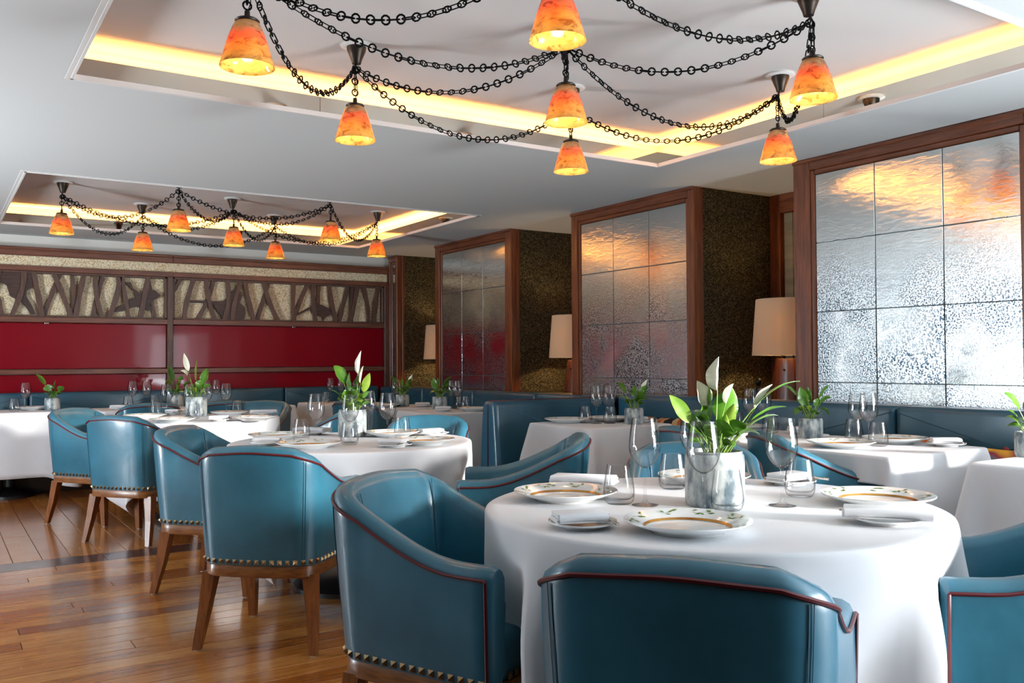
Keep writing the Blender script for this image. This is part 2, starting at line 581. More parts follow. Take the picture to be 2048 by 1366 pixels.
class MB:
    def __init__(self):
        self.v, self.f = [], []

    def add(self, verts, faces):
        n = len(self.v)
        self.v += [tuple(v) for v in verts]
        self.f += [tuple(i + n for i in f) for f in faces]
        return self

    def box(self, x0, x1, y0, y1, z0, z1, bev=0.):
        if bev <= 0:
            vs = [(x, y, z) for z in (z0, z1) for y in (y0, y1) for x in (x0, x1)]
            return self.add(vs, [(0, 2, 3, 1), (4, 5, 7, 6), (0, 1, 5, 4), (2, 6, 7, 3), (0, 4, 6, 2), (1, 3, 7, 5)])
        b = min(bev, (x1 - x0) * .49, (y1 - y0) * .49, (z1 - z0) * .49)
        vs, idx = [], {}
        for sx, X in ((0, x0), (1, x1)):
            for sy, Y in ((0, y0), (1, y1)):
                for sz, Z in ((0, z0), (1, z1)):
                    dx, dy, dz = (b, -b)[sx], (b, -b)[sy], (b, -b)[sz]
                    for k, p in enumerate(((X, Y + dy, Z + dz), (X + dx, Y, Z + dz), (X + dx, Y + dy, Z))):
                        idx[(sx, sy, sz, k)] = len(vs)
                        vs.append(p)
        F = []
        for s in (0, 1):
            F.append([idx[(s, a, c, 0)] for a, c in ((0, 0), (1, 0), (1, 1), (0, 1))])
            F.append([idx[(a, s, c, 1)] for a, c in ((0, 0), (1, 0), (1, 1), (0, 1))])
            F.append([idx[(a, c, s, 2)] for a, c in ((0, 0), (1, 0), (1, 1), (0, 1))])
        for a in (0, 1):
            for c in (0, 1):
                F.append([idx[(a, c, 0, 0)], idx[(a, c, 1, 0)], idx[(a, c, 1, 1)], idx[(a, c, 0, 1)]])
                F.append([idx[(a, 0, c, 0)], idx[(a, 1, c, 0)], idx[(a, 1, c, 2)], idx[(a, 0, c, 2)]])
                F.append([idx[(0, a, c, 1)], idx[(1, a, c, 1)], idx[(1, a, c, 2)], idx[(0, a, c, 2)]])
                for e in (0, 1):
                    F.append([idx[(a, c, e, 0)], idx[(a, c, e, 1)], idx[(a, c, e, 2)]])
        # orient outward
        cc = Vector(((x0 + x1) / 2, (y0 + y1) / 2, (z0 + z1) / 2))
        G = []
        for f in F:
            p = [Vector(vs[i]) for i in f]
            n = (p[1] - p[0]).cross(p[2] - p[0])
            m = sum(p, Vector()) / len(p)
            G.append(f if n.dot(m - cc) > 0 else f[::-1])
        return self.add(vs, G)

    def lathe(self, prof, seg=24, cx=0, cy=0, closed=False):
        n = len(prof)
        vs, fs = [], []
        for (r, z) in prof:
            for k in range(seg):
                a = 2 * pi * k / seg
                vs.append((cx + r * cos(a), cy + r * sin(a), z))
        for i in range(n - 1 + (1 if closed else 0)):
            j = (i + 1) % n
            for k in range(seg):
                l = (k + 1) % seg
                fs.append((i * seg + k, i * seg + l, j * seg + l, j * seg + k))
        if not closed:
            if prof[0][0] > 1e-6:
                fs.append(tuple(range(seg))[::-1])
            if prof[-1][0] > 1e-6:
                fs.append(tuple((n - 1) * seg + k for k in range(seg)))
        return self.add(vs, fs)

    def tube(self, pts, r, seg=6, closed=False, caps=True):
        pts = [Vector(p) for p in pts]
        n = len(pts)
        rr = r if isinstance(r, (list, tuple)) else [r] * n
        vs, fs = [], []
        up = None
        for i, p in enumerate(pts):
            a = pts[(i - 1) % n] if (closed or i > 0) else pts[i]
            b = pts[(i + 1) % n] if (closed or i < n - 1) else pts[i]
            t = (b - a)
            if t.length < 1e-9:
                t = Vector((0, 0, 1))
            t.normalize()
            if up is None:
                up = Vector((0, 0, 1)) if abs(t.z) < .9 else Vector((1, 0, 0))
            u = (up - t * up.dot(t))
            if u.length < 1e-6:
                u = t.orthogonal()
            u.normalize()
            w = t.cross(u)
            up = u
            for k in range(seg):
                c = 2 * pi * k / seg
                vs.append(p + (u * cos(c) + w * sin(c)) * rr[i])
        for i in range(n - 1 + (1 if closed else 0)):
            j = (i + 1) % n
            for k in range(seg):
                l = (k + 1) % seg
                fs.append((i * seg + k, i * seg + l, j * seg + l, j * seg + k))
        if caps and not closed:
            fs.append(tuple(range(seg))[::-1])
            fs.append(tuple((n - 1) * seg + k for k in range(seg)))
        return self.add(vs, fs)

    def prism(self, poly, y0, y1):
        """poly of (x, z) extruded along y"""
        n = len(poly)
        vs = [(x, y0, z) for x, z in poly] + [(x, y1, z) for x, z in poly]
        fs = [tuple(range(n)), tuple(range(n, 2 * n))[::-1]]
        fs += [(i, i + n, (i + 1) % n + n, (i + 1) % n) for i in range(n)]
        return self.add(vs, fs)

    def mesh(self, name, smooth=True, sharp=40):
        return make_mesh(name, self.v, self.f, smooth, sharp)


def boxo(name, mat, x0, x1, y0, y1, z0, z1, parent=None, bev=0.):
    return add(name, MB().box(x0, x1, y0, y1, z0, z1, bev).mesh(name, smooth=False), mat, parent)


def fix_normals(me):
    bm = bmesh.new()
    bm.from_mesh(me)
    bmesh.ops.recalc_face_normals(bm, faces=bm.faces)
    bm.to_mesh(me)
    bm.free()
    return me


def smoothstep(a, b, x):
    t = min(1, max(0, (x - a) / (b - a)))
    return t * t * (3 - 2 * t)


def cushion_mesh(name, x0, x1, y0, y1, z0, z1, bev=.035, seg=3):
    bm = bmesh.new()
    bmesh.ops.create_cube(bm, size=1)
    for v in bm.verts:
        v.co = ((x0 + x1) / 2 + v.co.x * (x1 - x0), (y0 + y1) / 2 + v.co.y * (y1 - y0), (z0 + z1) / 2 + v.co.z * (z1 - z0))
    bmesh.ops.bevel(bm, geom=list(bm.edges), offset=bev, segments=seg, profile=.6, affect='EDGES')
    me = bpy.data.meshes.new(name)
    bm.to_mesh(me)
    bm.free()
    me.polygons.foreach_set('use_smooth', [True] * len(me.polygons))
    me.set_sharp_from_angle(angle=radians(50))
    return me


H = 2.42          # ceiling
XR = 4.61         # front of the mirror panels
YB = 9.86         # face of the back wall
# ------------------------------------------------------------------ floor
fl = structure(boxo('floor', 'subfloor', -3.1, 5.6, -2.7, 10.0, -.05, -.006))
bm_cache = {}


def board(L, w, mat, x, y, rz):
    key = (round(L, 3), round(w, 3), mat)
    if key not in bm_cache:
        g = .0012
        me = MB().box(-L / 2 + g, L / 2 - g, -w / 2 + g, w / 2 - g, -.012, 0, .0016).mesh('floor_board', smooth=False)
        me.materials.append(M[mat])
        bm_cache[key] = me
    return add('floor_board', bm_cache[key], None, fl, (x, y, 0), (0, 0, rz))


rnd = random.Random(3)
LEN = 1.8
for i in range(32):                      # boards running across the room, near part
    y = 5.79 - .115 * (i + .5)
    x = -.9 - rnd.random() * 1.2
    while x < 3.3:
        if x + LEN > -.5:
            board(LEN, .115, 'board', x + LEN / 2, y, 0)
        x += LEN
for i in range(3):
    board(LEN, .23, 'border', -.9 + LEN * (i + .5), 5.905, 0)
for i in range(23):                      # boards running to the back wall, far part
    x = -.2 + .155 * (i + .5)
    y = 6.02 - rnd.random() * 1.0
    first = True
    while y < 9.4:
        y1 = y + LEN
        ys = max(y, 6.02)
        if y1 > 6.3:
            board(round(y1 - ys, 1) if ys > y else LEN, .155, 'board', x, (ys + (ys + (round(y1 - ys, 1) if ys > y else LEN))) / 2, pi / 2)
            y1 = ys + (round(y1 - ys, 1) if ys > y else LEN)
        y = y1

# ------------------------------------------------------------------ ceiling with two light trays
cb = MB()
for (x0, x1, y0, y1) in ((-3.1, 5.6, -2.7, 1.75), (-3.1, .51, 1.75, 9.14), (3.95, 5.6, 1.75, 9.14), (.51, 3.95, 4.33, 6.59), (-3.1, 5.6, 9.14, 10.0)):
    cb.box(x0, x1, y0, y1, H, H + .03)
ceil = structure(add('ceiling', cb.mesh('ceiling', smooth=False), 'plaster'))
for n, (x0, x1, y0, y1) in enumerate(TRAYS):
    t = structure(empty('trim_%d' % (n + 1), ((x0 + x1) / 2, (y0 + y1) / 2, H)))
    ox, oy = (x0 + x1) / 2, (y0 + y1) / 2
    a, b_, c = x0 - .17 - ox, x1 + .17 - ox, 0
    d, e = y0 - .17 - oy, y1 + .17 - oy
    X0, X1, Y0, Y1 = x0 - ox, x1 - ox, y0 - oy, y1 - oy
    boxo('tray_ceiling', 'tray', a - .03, b_ + .03, d - .03, e + .03, .18, .21, t)
    cw = MB()
    for q in ((a - .03, a, d, e), (b_, b_ + .03, d, e), (a - .03, b_ + .03, d - .03, d), (a - .03, b_ + .03, e, e + .03)):
        cw.box(q[0], q[1], q[2], q[3], .03, .18)
    add('cove_wall', cw.mesh('cove_wall', smooth=False), 'tray', t)
    sides = ((X0 - .02, X0, Y0 - .02, Y1 + .02), (X1, X1 + .02, Y0 - .02, Y1 + .02), (X0, X1, Y0 - .02, Y0), (X0, X1, Y1, Y1 + .02))
    for q in sides:
        boxo('lip', 'white', q[0], q[1], q[2], q[3], -.003, .098, t)
    fl_ = ((X0, X0 + .012, Y0, Y1), (X1 - .012, X1, Y0, Y1), (X0, X1, Y0, Y0 + .012), (X0, X1, Y1 - .012, Y1))
    for q in fl_:
        boxo('lip_bead', 'white', q[0], q[1], q[2], q[3], -.006, .018, t)
    # bronze mirror strips with open joints
    for s, (p0, p1) in enumerate(((X0, X1), (X0, X1), (Y0, Y1), (Y0, Y1))):
        k = 3 if s < 2 else 2
        w = (p1 - p0) / k
        for j in range(k):
            u0, u1 = p0 + j * w + .0015, p0 + (j + 1) * w - .0015
            if s == 0:
                boxo('mirror_strip', 'lipmirror', u0, u1, Y1 - .005, Y1 - .0005, .0185, .096, t)
            elif s == 1:
                boxo('mirror_strip', 'lipmirror', u0, u1, Y0 + .0005, Y0 + .005, .0185, .096, t)
            elif s == 2:
                boxo('mirror_strip', 'lipmirror', X1 - .005, X1 - .0005, u0, u1, .0185, .096, t)
            else:
                boxo('mirror_strip', 'lipmirror', X0 + .0005, X0 + .005, u0, u1, .0185, .096, t)

# ------------------------------------------------------------------ walls out of the frame (left, rear, right) with their windows, one on the left added for its light
wl = MB()
LW = [(5.2, 6.2), (7.3, 8.3), (8.65, 9.65)]  # first opening is added, out of mirror view, to light the left chairs
edges = [-2.7] + [v for w in LW for v in w] + [10.0]
for i in range(0, len(edges), 2):
    wl.box(-3.15, -3.0, edges[i], edges[i + 1], 0, H)
for (a, b_) in LW:
    wl.box(-3.15, -3.0, a, b_, 0, .75)
    wl.box(-3.15, -3.0, a, b_, 2.25, H)
structure(add('wall_left', wl.mesh('wall_left', smooth=False), 'walldark'))
wr = MB()
RW = [(3.95, 4.65)]
edges = [-3.0] + [v for w in RW for v in w] + [5.6]
for i in range(0, len(edges), 2):
    wr.box(edges[i], edges[i + 1], -2.75, -2.6, 0, H)
for (a, b_) in RW:
    wr.box(a, b_, -2.75, -2.6, 0, .75)
    wr.box(a, b_, -2.75, -2.6, 2.25, H)
structure(add('wall_rear', wr.mesh('wall_rear', smooth=False), 'walldark'))


def window(n, ax, p0, p1, at, dirn):
    t = structure(empty('window_%d' % n, (at, (p0 + p1) / 2, .75) if ax == 'y' else ((p0 + p1) / 2, at, .75)))
    w = p1 - p0

    def bar(name, u0, u1, z0, z1, d0, d1, mat='mullion'):
        if ax == 'y':
            boxo(name, mat, d0, d1, u0, u1, z0, z1, t)
        else:
            boxo(name, mat, u0, u1, d0, d1, z0, z1, t)
    for u0, u1, z0, z1 in ((-w / 2, -w / 2 + .05, 0, 1.5), (w / 2 - .05, w / 2, 0, 1.5), (-w / 2, w / 2, 0, .05), (-w / 2, w / 2, 1.45, 1.5)):
        bar('frame', u0, u1, z0, z1, -.03, .03)
    bar('glazing_bar', -.015, .015, .05, 1.45, -.02, .02)
    bar('glazing_bar', -w / 2, w / 2, .85, .88, -.02, .02)
    bar('pane', -w / 2 + .05, w / 2 - .05, .05, 1.45, -.035, -.031, 'glass')


for i, (a, b_) in enumerate(LW):
    window(i + 1, 'y', a, b_, -3.06, 1)
for i, (a, b_) in enumerate(RW):
    window(i + 4, 'x', a, b_, -2.66, 1)
window(5, 'y', -2.45, 1.2, 4.75, -1)
wr = MB()
wr.box(4.70, 4.85, -2.6, -2.45, 0, H).box(4.70, 4.85, 1.2, 1.3, 0, H).box(4.70, 4.85, -2.45, 1.2, 0, .75).box(4.70, 4.85, -2.45, 1.2, 2.25, H)
wr.box(5.45, 5.6, 1.3, 10.0, 0, H).box(4.85, 5.6, 1.2, 1.3, 0, H)
structure(add('wall_right', wr.mesh('wall_right', smooth=False), 'walnut'))

# ------------------------------------------------------------------ back wall with the carved screen
BRANCHES = [([(0.76, 2.053), (0.742, 1.875), (0.66, 1.633)], 0.044, 1), ([(0.844, 2.05), (0.88, 1.859), (0.919, 1.632)], 0.047, 1), ([(1.074, 2.047), (1.01, 1.864), (0.938, 1.647)], 0.042, 0), ([(1.019, 2.044), (1.081, 1.895), (1.174, 1.634)], 0.046, 1), ([(1.185, 2.045), (1.196, 1.842), (1.187, 1.634)], 0.041, 0), ([(1.287, 2.046), (1.248, 1.844), (1.216, 1.635)], 0.047, 1), ([(0.546, 1.805), (0.562, 1.722), (0.578, 1.631)], 0.042, 0), ([(1.394, 2.043), (1.405, 1.837), (1.456, 1.636)], 0.041, 1), ([(1.468, 2.039), (1.432, 1.912), (1.372, 1.637)], 0.043, 0), ([(1.612, 2.045), (1.597, 1.873), (1.522, 1.637)], 0.048, 1), ([(1.644, 2.047), (1.672, 1.846), (1.704, 1.637)], 0.039, 1), ([(1.891, 2.051), (1.855, 1.845), (1.819, 1.64)], 0.047, 1), ([(1.897, 2.043), (1.934, 1.825), (1.959, 1.639)], 0.039, 0), ([(2.221, 2.054), (2.181, 1.979), (2.13, 1.892)], 0.04, 0), ([(2.348, 2.048), (2.283, 1.828), (2.254, 1.634)], 0.045, 1), ([(2.481, 2.054), (2.501, 1.867), (2.57, 1.633)], 0.044, 1), ([(2.562, 2.046), (2.493, 1.827), (2.398, 1.633)], 0.042, 0), ([(2.706, 2.052), (2.71, 1.842), (2.669, 1.635)], 0.043, 1), ([(2.852, 2.047), (2.786, 1.852), (2.757, 1.632)], 0.045, 1), ([(2.896, 2.049), (2.932, 1.857), (2.993, 1.633)], 0.045, 1), ([(3.107, 2.05), (3.156, 1.864), (3.26, 1.635)], 0.047, 1), ([(3.16, 2.044), (3.107, 1.855), (3.034, 1.63)], 0.042, 0), ([(3.443, 2.056), (3.435, 1.824), (3.449, 1.63)], 0.045, 1), ([(3.615, 2.046), (3.529, 1.86), (3.469, 1.692)], 0.043, 0), ([(3.674, 2.049), (3.676, 1.831), (3.704, 1.631)], 0.045, 1), ([(3.75, 2.048), (3.739, 1.867), (3.741, 1.699)], 0.042, 0), ([(3.868, 2.053), (3.889, 1.871), (3.952, 1.64)], 0.051, 1), ([(4.091, 2.045), (4.04, 1.842), (3.981, 1.632)], 0.046, 1), ([(4.155, 2.047), (4.145, 1.879), (4.151, 1.635)], 0.038, 0), ([(4.214, 2.05), (4.168, 1.82), (4.117, 1.63)], 0.048, 1), ([(4.293, 2.053), (4.339, 1.851), (4.355, 1.63)], 0.043, 1), ([(4.481, 2.052), (4.447, 1.837), (4.428, 1.632)], 0.049, 1)]
BIRDS = [[(0.56, 2.043), (0.832, 2.057), (0.839, 1.907), (0.786, 1.877), (0.783, 1.82), (0.833, 1.73), (0.865, 1.649), (0.821, 1.648), (0.764, 1.749), (0.74, 1.769), (0.69, 1.796), (0.647, 1.822), (0.615, 1.927), (0.56, 1.949)], [(1.672, 1.999), (1.727, 1.998), (1.749, 1.939), (1.826, 1.882), (1.898, 1.914), (1.955, 1.928), (2.024, 1.87), (1.948, 1.817), (1.909, 1.778), (1.934, 1.726), (1.898, 1.71), (1.859, 1.731), (1.784, 1.748), (1.728, 1.732), (1.666, 1.704), (1.562, 1.683), (1.603, 1.732), (1.665, 1.775), (1.7, 1.81), (1.77, 1.842), (1.756, 1.909)], [(2.307, 1.829), (2.345, 1.834), (2.489, 1.831), (2.581, 1.83), (2.667, 1.833), (2.729, 1.914), (2.793, 1.964), (2.856, 1.943), (2.872, 1.903), (2.84, 1.822), (2.896, 1.776), (2.904, 1.704), (2.888, 1.643), (2.652, 1.638), (2.636, 1.681), (2.574, 1.759), (2.543, 1.813), (2.436, 1.806), (2.307, 1.81)], [(3.702, 1.865), (3.746, 1.837), (3.834, 1.802), (3.887, 1.77), (3.887, 1.719), (3.825, 1.684), (3.798, 1.645), (3.781, 1.691), (3.728, 1.698), (3.658, 1.73), (3.65, 1.78), (3.503, 1.706), (3.501, 1.72), (3.645, 1.805)]]

structure(boxo('wall_back', 'wallcream', -3.1, 5.6, YB + .03, 10.05, 0, H))


def screen_module(X0, X1, left_stile, right_stile, branches, birds, label):
    t = empty('carved_screen', (X0, YB, 0))
    tag(t, label, 'wall screen', 'carved screens on the back wall')
    w = X1 - X0

    def bx(name, mat, x0, x1, y0, y1, z0, z1, bev=.004):
        return boxo(name, mat, x0 - X0, x1 - X0, y0 - YB, y1 - YB, z0, z1, t, bev)
    bx('top_rail', 'walnut_s', X0, X1, 9.775, 9.885, 2.215, 2.293, .006)
    bx('top_moulding', 'walnut_s', X0, X1, 9.765, 9.785, 2.268, 2.297, .008)
    bx('gravel_strip', 'gold', X0, X1, 9.83, 9.885, 2.115, 2.215, 0)
    bx('upper_rail', 'walnut_s', X0, X1, 9.785, 9.885, 2.068, 2.118)
    bx('middle_rail', 'walnut_s', X0, X1, 9.785, 9.885, 1.571, 1.624)
    bx('lower_rail', 'walnut_s', X0, X1, 9.785, 9.885, 1.064, 1.112)
    bx('gravel_panel', 'gold', X0, X1, 9.862, 9.885, 1.624, 2.068, 0)
    if left_stile:
        bx('stile', 'carve', left_stile[0], left_stile[1], 9.775, 9.885, .70, 2.068)
    bx('stile', 'carve', right_stile[0], right_stile[1], 9.775, 9.885, .70, 2.068)
    a = left_stile[1] if left_stile else X0
    b_ = right_stile[0]
    for z0, z1 in ((2.046, 2.068), (1.624, 1.640)):
        bx('inner_frame', 'carve', a, b_, 9.80, 9.862, z0, z1, .003)
    for x0, x1 in ((a, a + .022), (b_ - .024, b_)):
        bx('inner_frame', 'carve', x0, x1, 9.80, 9.862, 1.624, 2.068, .003)
    bx('red_panel', 'red', a + .004, b_ - .004, 9.815, 9.835, 1.116, 1.567, .006)
    bx('red_panel', 'red', a + .004, b_ - .004, 9.815, 9.835, .62, 1.060, .006)
    bx('bracket', 'silver', (a + b_) / 2 + .1 - .02, (a + b_) / 2 + .1 + .02, 9.795, 9.82, 1.556, 1.571, .003)
    for pts, wd, front in branches:
        y0, y1 = (9.797, 9.83) if front else (9.827, 9.858)
        P = []
        n = 9
        for i in range(n):
            s = i / (n - 1)
            x = (1 - s) * (1 - 2 * s) * pts[0][0] + 4 * s * (1 - s) * pts[1][0] + s * (2 * s - 1) * pts[2][0]
            z = (1 - s) * (1 - 2 * s) * pts[0][1] + 4 * s * (1 - s) * pts[1][1] + s * (2 * s - 1) * pts[2][1]
            P.append(Vector((x - X0, z)))
        L_, R_ = [], []
        for i in range(n):
            d = (P[min(i + 1, n - 1)] - P[max(i - 1, 0)]).normalized()
            nn = Vector((-d.y, d.x)) * wd * .5 * (1 + .12 * sin(i * 1.3 + pts[0][0] * 9))
            L_.append(P[i] + nn)
            R_.append(P[i] - nn)
        mb = MB()
        vs, fs = [], []
        for i in range(n):
            for p in (L_[i], R_[i]):
                vs += [(p.x, y0 - YB, p.y), (p.x, y1 - YB, p.y)]
        for i in range(n - 1):
            a0, c0 = 4 * i, 4 * i + 4
            fs += [(a0, a0 + 2, c0 + 2, c0), (a0 + 1, c0 + 1, c0 + 3, a0 + 3), (a0, c0, c0 + 1, a0 + 1), (a0 + 2, a0 + 3, c0 + 3, c0 + 2)]
        fs += [(0, 1, 3, 2), (4 * n - 4, 4 * n - 2, 4 * n - 1, 4 * n - 3)]
        me = fix_normals(make_mesh('branch', vs, fs, True, 35))
        add('branch', me, 'carve', t)
    for poly in birds:
        me = fix_normals(MB().prism([(x - X0, z) for x, z in poly], 9.812 - YB, 9.845 - YB).mesh('carved_bird', False))
        add('carved_bird', me, 'birdwood', t)
    return t


brA = [b for b in BRANCHES if b[0][1][0] < 2.1]
brB = [b for b in BRANCHES if b[0][1][0] >= 2.1]
for k in range(5):
    x = .5 - .17 * k
    brA.append(([(x + .05, 2.05), (x - .02 * (k % 2), 1.85), (x - .06 + .1 * (k % 2), 1.635)], .044, 1))
screen_module(-.36, 2.135, None, (2.08, 2.135), brA, BIRDS[:2], 'left bay of the walnut screen with carved branches over red lacquer')
screen_module(2.135, 4.61, None, (4.55, 4.61), brB, BIRDS[2:], 'right bay of the walnut screen with long-billed carved birds over red lacquer')
structure(boxo('trim_3', 'walnut_s', -3.0, -.36, 9.78, 9.885, .7, 2.293))

# ------------------------------------------------------------------ mirror panels on the right wall
ROWS = [2.316, 1.888, 1.459, 1.026, .60]


def mirror_panel(y0, y1, cols, label, slim=False):
    t = empty('mirror_panel', (XR, (y0 + y1) / 2, 0))
    tag(t, label, 'mirror panel', 'mirror panels along the right wall')
    oy = (y0 + y1) / 2

    def bx(name, mat, x0, x1, a, b_, z0, z1, bev=.004):
        return boxo(name, mat, x0 - XR, x1 - XR, a - oy, b_ - oy, z0, z1, t, bev)
    s = .113
    m0, m1 = cols[0], cols[-1]
    # frame: outer flat, raised bead towards the glass
    for a, b_, lo, hi in ((y0, m0, y0, m0 - .03), (m1, y1, m1 + .03, y1)):
        bx('stile', 'walnut', XR - .012, XR + .06, lo, hi, .55, H - .001)
        q = (m0 - .032, m0) if a == y0 else (m1, m1 + .032)
        bx('stile_bead', 'walnut', XR - .002, XR + .05, q[0], q[1], .55, ROWS[0] + .03, .006)
    bx('top_rail', 'walnut_h', XR - .0115, XR + .06, m0 - .03, m1 + .03, ROWS[0] + .03, H - .001)
    bx('rail_bead', 'walnut_h', XR - .002, XR + .05, m0, m1, ROWS[0], ROWS[0] + .032, .006)
    bx('top_moulding', 'walnut_h', XR - .024, XR + .02, y0 - .002, y1 + .002, H - .026, H - .0005, .006)
    bx('backing', 'gap', XR + .022, XR + .05, m0, m1, .55, ROWS[0] + .01, 0)
    for j in range(len(cols) - 1):
        for i in range(4):
            g = .0022
            bx('mirror_tile', 'mirror', XR + .008, XR + .020, cols[j] + g, cols[j + 1] - g, ROWS[i + 1] + g, ROWS[i] - g, .002)
    # returns: walnut edge post, then the dark granular wall running back into the niche
    for yy, sg in ((y0, 1), (y1, -1)):
        a, b_ = sorted((yy, yy + sg * .05))
        if not (slim and sg < 0):
            bx('edge_post', 'walnut', XR + .06, XR + .09, a, b_, .55, H - .001)
            bx('granular_return', 'darkgran', XR + .09, 5.45, a + .002, b_ - .002, .55, H - .001, 0)


mirror_panel(2.235, 3.782, [2.377, 2.794, 3.213, 3.628], 'nearest mirror panel, rippled tiles glaring with white window light')
mirror_panel(4.672, 6.135, [4.763, 5.173, 5.599, 6.020], 'middle mirror panel, tiles with orange glow above and pink below')
mirror_panel(7.08, 8.597, [7.21, 7.63, 8.05, 8.47], 'farthest full mirror panel, smoky tiles mirroring red lacquer')
mirror_panel(9.545, 9.775, [9.62, 9.70], 'slim walnut panel with a mirror sliver in the far corner', True)

# niches between the panels: ledge and shuttered back
for (a, b_) in ((3.782, 4.672), (6.135, 7.08), (8.597, 9.545), (1.3, 2.235)):
    t = structure(empty('trim_4', (5.0, (a + b_) / 2, .875)))
    w = (b_ - a) / 2
    boxo('ledge', 'ledge', -.39, .45, -w, w, -.05, 0, t)
    boxo('corner_stile', 'walnut', .40, .45, w - .10, w, 0, H - .876, t, .004)
    boxo('corner_stile', 'walnut', .40, .45, -w, -w + .10, 0, H - .876, t, .004)
    boxo('header', 'walnut_h', .40, .45, -w + .1, w - .1, H - .876 - .14, H - .876, t, .004)
    for k in range(2):
        boxo('shutter_board', 'blind', .425, .45, w - .16 - .085 * k - .04, w - .16 - .085 * k + .0405, .0, H - 1.02, t, .003)
    boxo('inner_stile', 'walnut', .405, .45, w - .345, w - .29, .0, H - 1.02, t, .004)
    boxo('blind', 'wallcream', .43, .445, -w + .1, w - .345, .0, H - 1.02, t)

# ------------------------------------------------------------------ banquettes
def seam_tube(parent, pts, r=.0022, mat='seam'):
    add('seam', MB().tube(pts, r, 4).mesh('seam'), mat, parent)


def banquette(name, label, axis, at, thick, splits, top, seat_depth, sgn, seat_span=None):
    """axis 'x' runs along x at y=at, axis 'y' along y at x=at; sgn is the side the seat lies on"""
    mid = (splits[0] + splits[-1]) / 2
    t = empty('banquette', (mid, at, 0) if axis == 'x' else (at, mid, 0))
    tag(t, label, 'banquette')

    def cush(nm, u0, u1, d0, d1, z0, z1, bev, mat='banquette'):
        u0, u1 = u0 - mid, u1 - mid
        d0, d1 = sorted((d0 * sgn, d1 * sgn))
        if axis == 'x':
            me = cushion_mesh(nm, u0, u1, d0, d1, z0, z1, bev)
        else:
            me = cushion_mesh(nm, d0, d1, u0, u1, z0, z1, bev)
        return add(nm, me, mat, t)

    def pt(u, d, z):
        return (u - mid, d * sgn, z) if axis == 'x' else (d * sgn, u - mid, z)
    for a, b_ in zip(splits[:-1], splits[1:]):
        cush('back_cushion', a + .003, b_ - .003, -thick, 0, .40, top, .035)
        bz, c = top - .19, (a + b_) / 2
        e = .0012
        seam_tube(t, [pt(a + .02, e, top - .035), pt(c, e, bz)])
        seam_tube(t, [pt(b_ - .02, e, top - .035), pt(c, e, bz)])
        seam_tube(t, [pt(c, e, bz), pt(a + .10, e, .50)])
        seam_tube(t, [pt(c, e, bz), pt(b_ - .10, e, .50)])
        bt = MB().lathe([(0, -.002), (.014, 0), (.016, .005), (.010, .011), (0, .013)], 12).mesh('button')
        bo = add('button', bt, 'button', t, pt(c, 0, bz))
        bo.rotation_euler = ((-pi / 2 * sgn, 0, 0) if axis == 'x' else (0, pi / 2 * sgn, 0))
        if axis == 'x':
            bo.rotation_euler = (pi / 2 if sgn < 0 else -pi / 2, 0, 0)
    ss = seat_span or (splits[0], splits[-1])
    n = max(1, round((ss[1] - ss[0]) / 1.2))
    for k in range(n):
        a = ss[0] + (ss[1] - ss[0]) * k / n
        b_ = ss[0] + (ss[1] - ss[0]) * (k + 1) / n
        cush('seat_cushion', a + .002, b_ - .002, -.01, seat_depth, .30, .455, .03)
    cush('plinth', ss[0], ss[1], 0, seat_depth - .05, 0, .30, .004, 'ledge')
    return t


banquette('b', 'long dark teal banquette under the carved screen', 'x', 9.60, .16, [-1.69, -.45, .79, 2.03, 3.27, 4.40], .893, .48, -1, (-1.69, 3.9))
banquette('b', 'dark teal banquette in the far corner below smoky mirrors', 'y', 4.40, .18, [5.53, 6.41, 7.47, 8.53, 9.60], .885, .48, -1, (5.53, 9.1))
banquette('b', 'teal banquette along the right wall with a red button', 'y', 4.37, .21, [.54, 1.74, 2.94, 4.13, 5.27], .912, .50, -1, (.54, 4.80))
# the wing that closes the right-hand booth
wing = empty('banquette_wing', (3.85, 5.39, 0))
tag(wing, 'glossy teal wing end closing the booth beside the middle mirror', 'banquette')


def wing_half(y0b, y0t, y1, name):
    """padded half of the wing; the outer face leans in towards the top"""
    vs, fs = [], []
    prof = []
    sg = 1 if y1 > y0b else -1
    for k in range(13):
        s = k / 12
        z = .02 + s * .83
        y = y0b + (y0t - y0b) * s ** 1.5
        prof.append((y, z))
    r = .035
    for k in range(1, 6):
        a = k / 5 * pi / 2
        prof.append((y0t + sg * r * (1 - cos(a)), .85 + r * sin(a)))
    prof.append((y1, .885))
    prof.append((y1, .02))
    n = len(prof)
    xs = [(-.55, .03), (-.548, .012), (-.535, .003), (-.51, 0), (0, 0), (.52, 0)]
    for x, inset in xs:
        cy, cz = y1, .45
        for y, z in prof:
            yy = y + (inset if sg > 0 else -inset) * (0 if y == y1 else 1)
            vs.append((x, yy - 5.39, z - inset * (1 if z > .8 else 0)))
    for i in range(len(xs) - 1):
        for k in range(n):
            l = (k + 1) % n
            fs.append((i * n + k, i * n + l, (i + 1) * n + l, (i + 1) * n + k))
    fs.append(tuple(range(n)))
    fs.append(tuple((len(xs) - 1) * n + k for k in range(n))[::-1])
    me = fix_normals(make_mesh(name, vs, fs, True, 50))
    return add(name, me, 'banquette', wing)


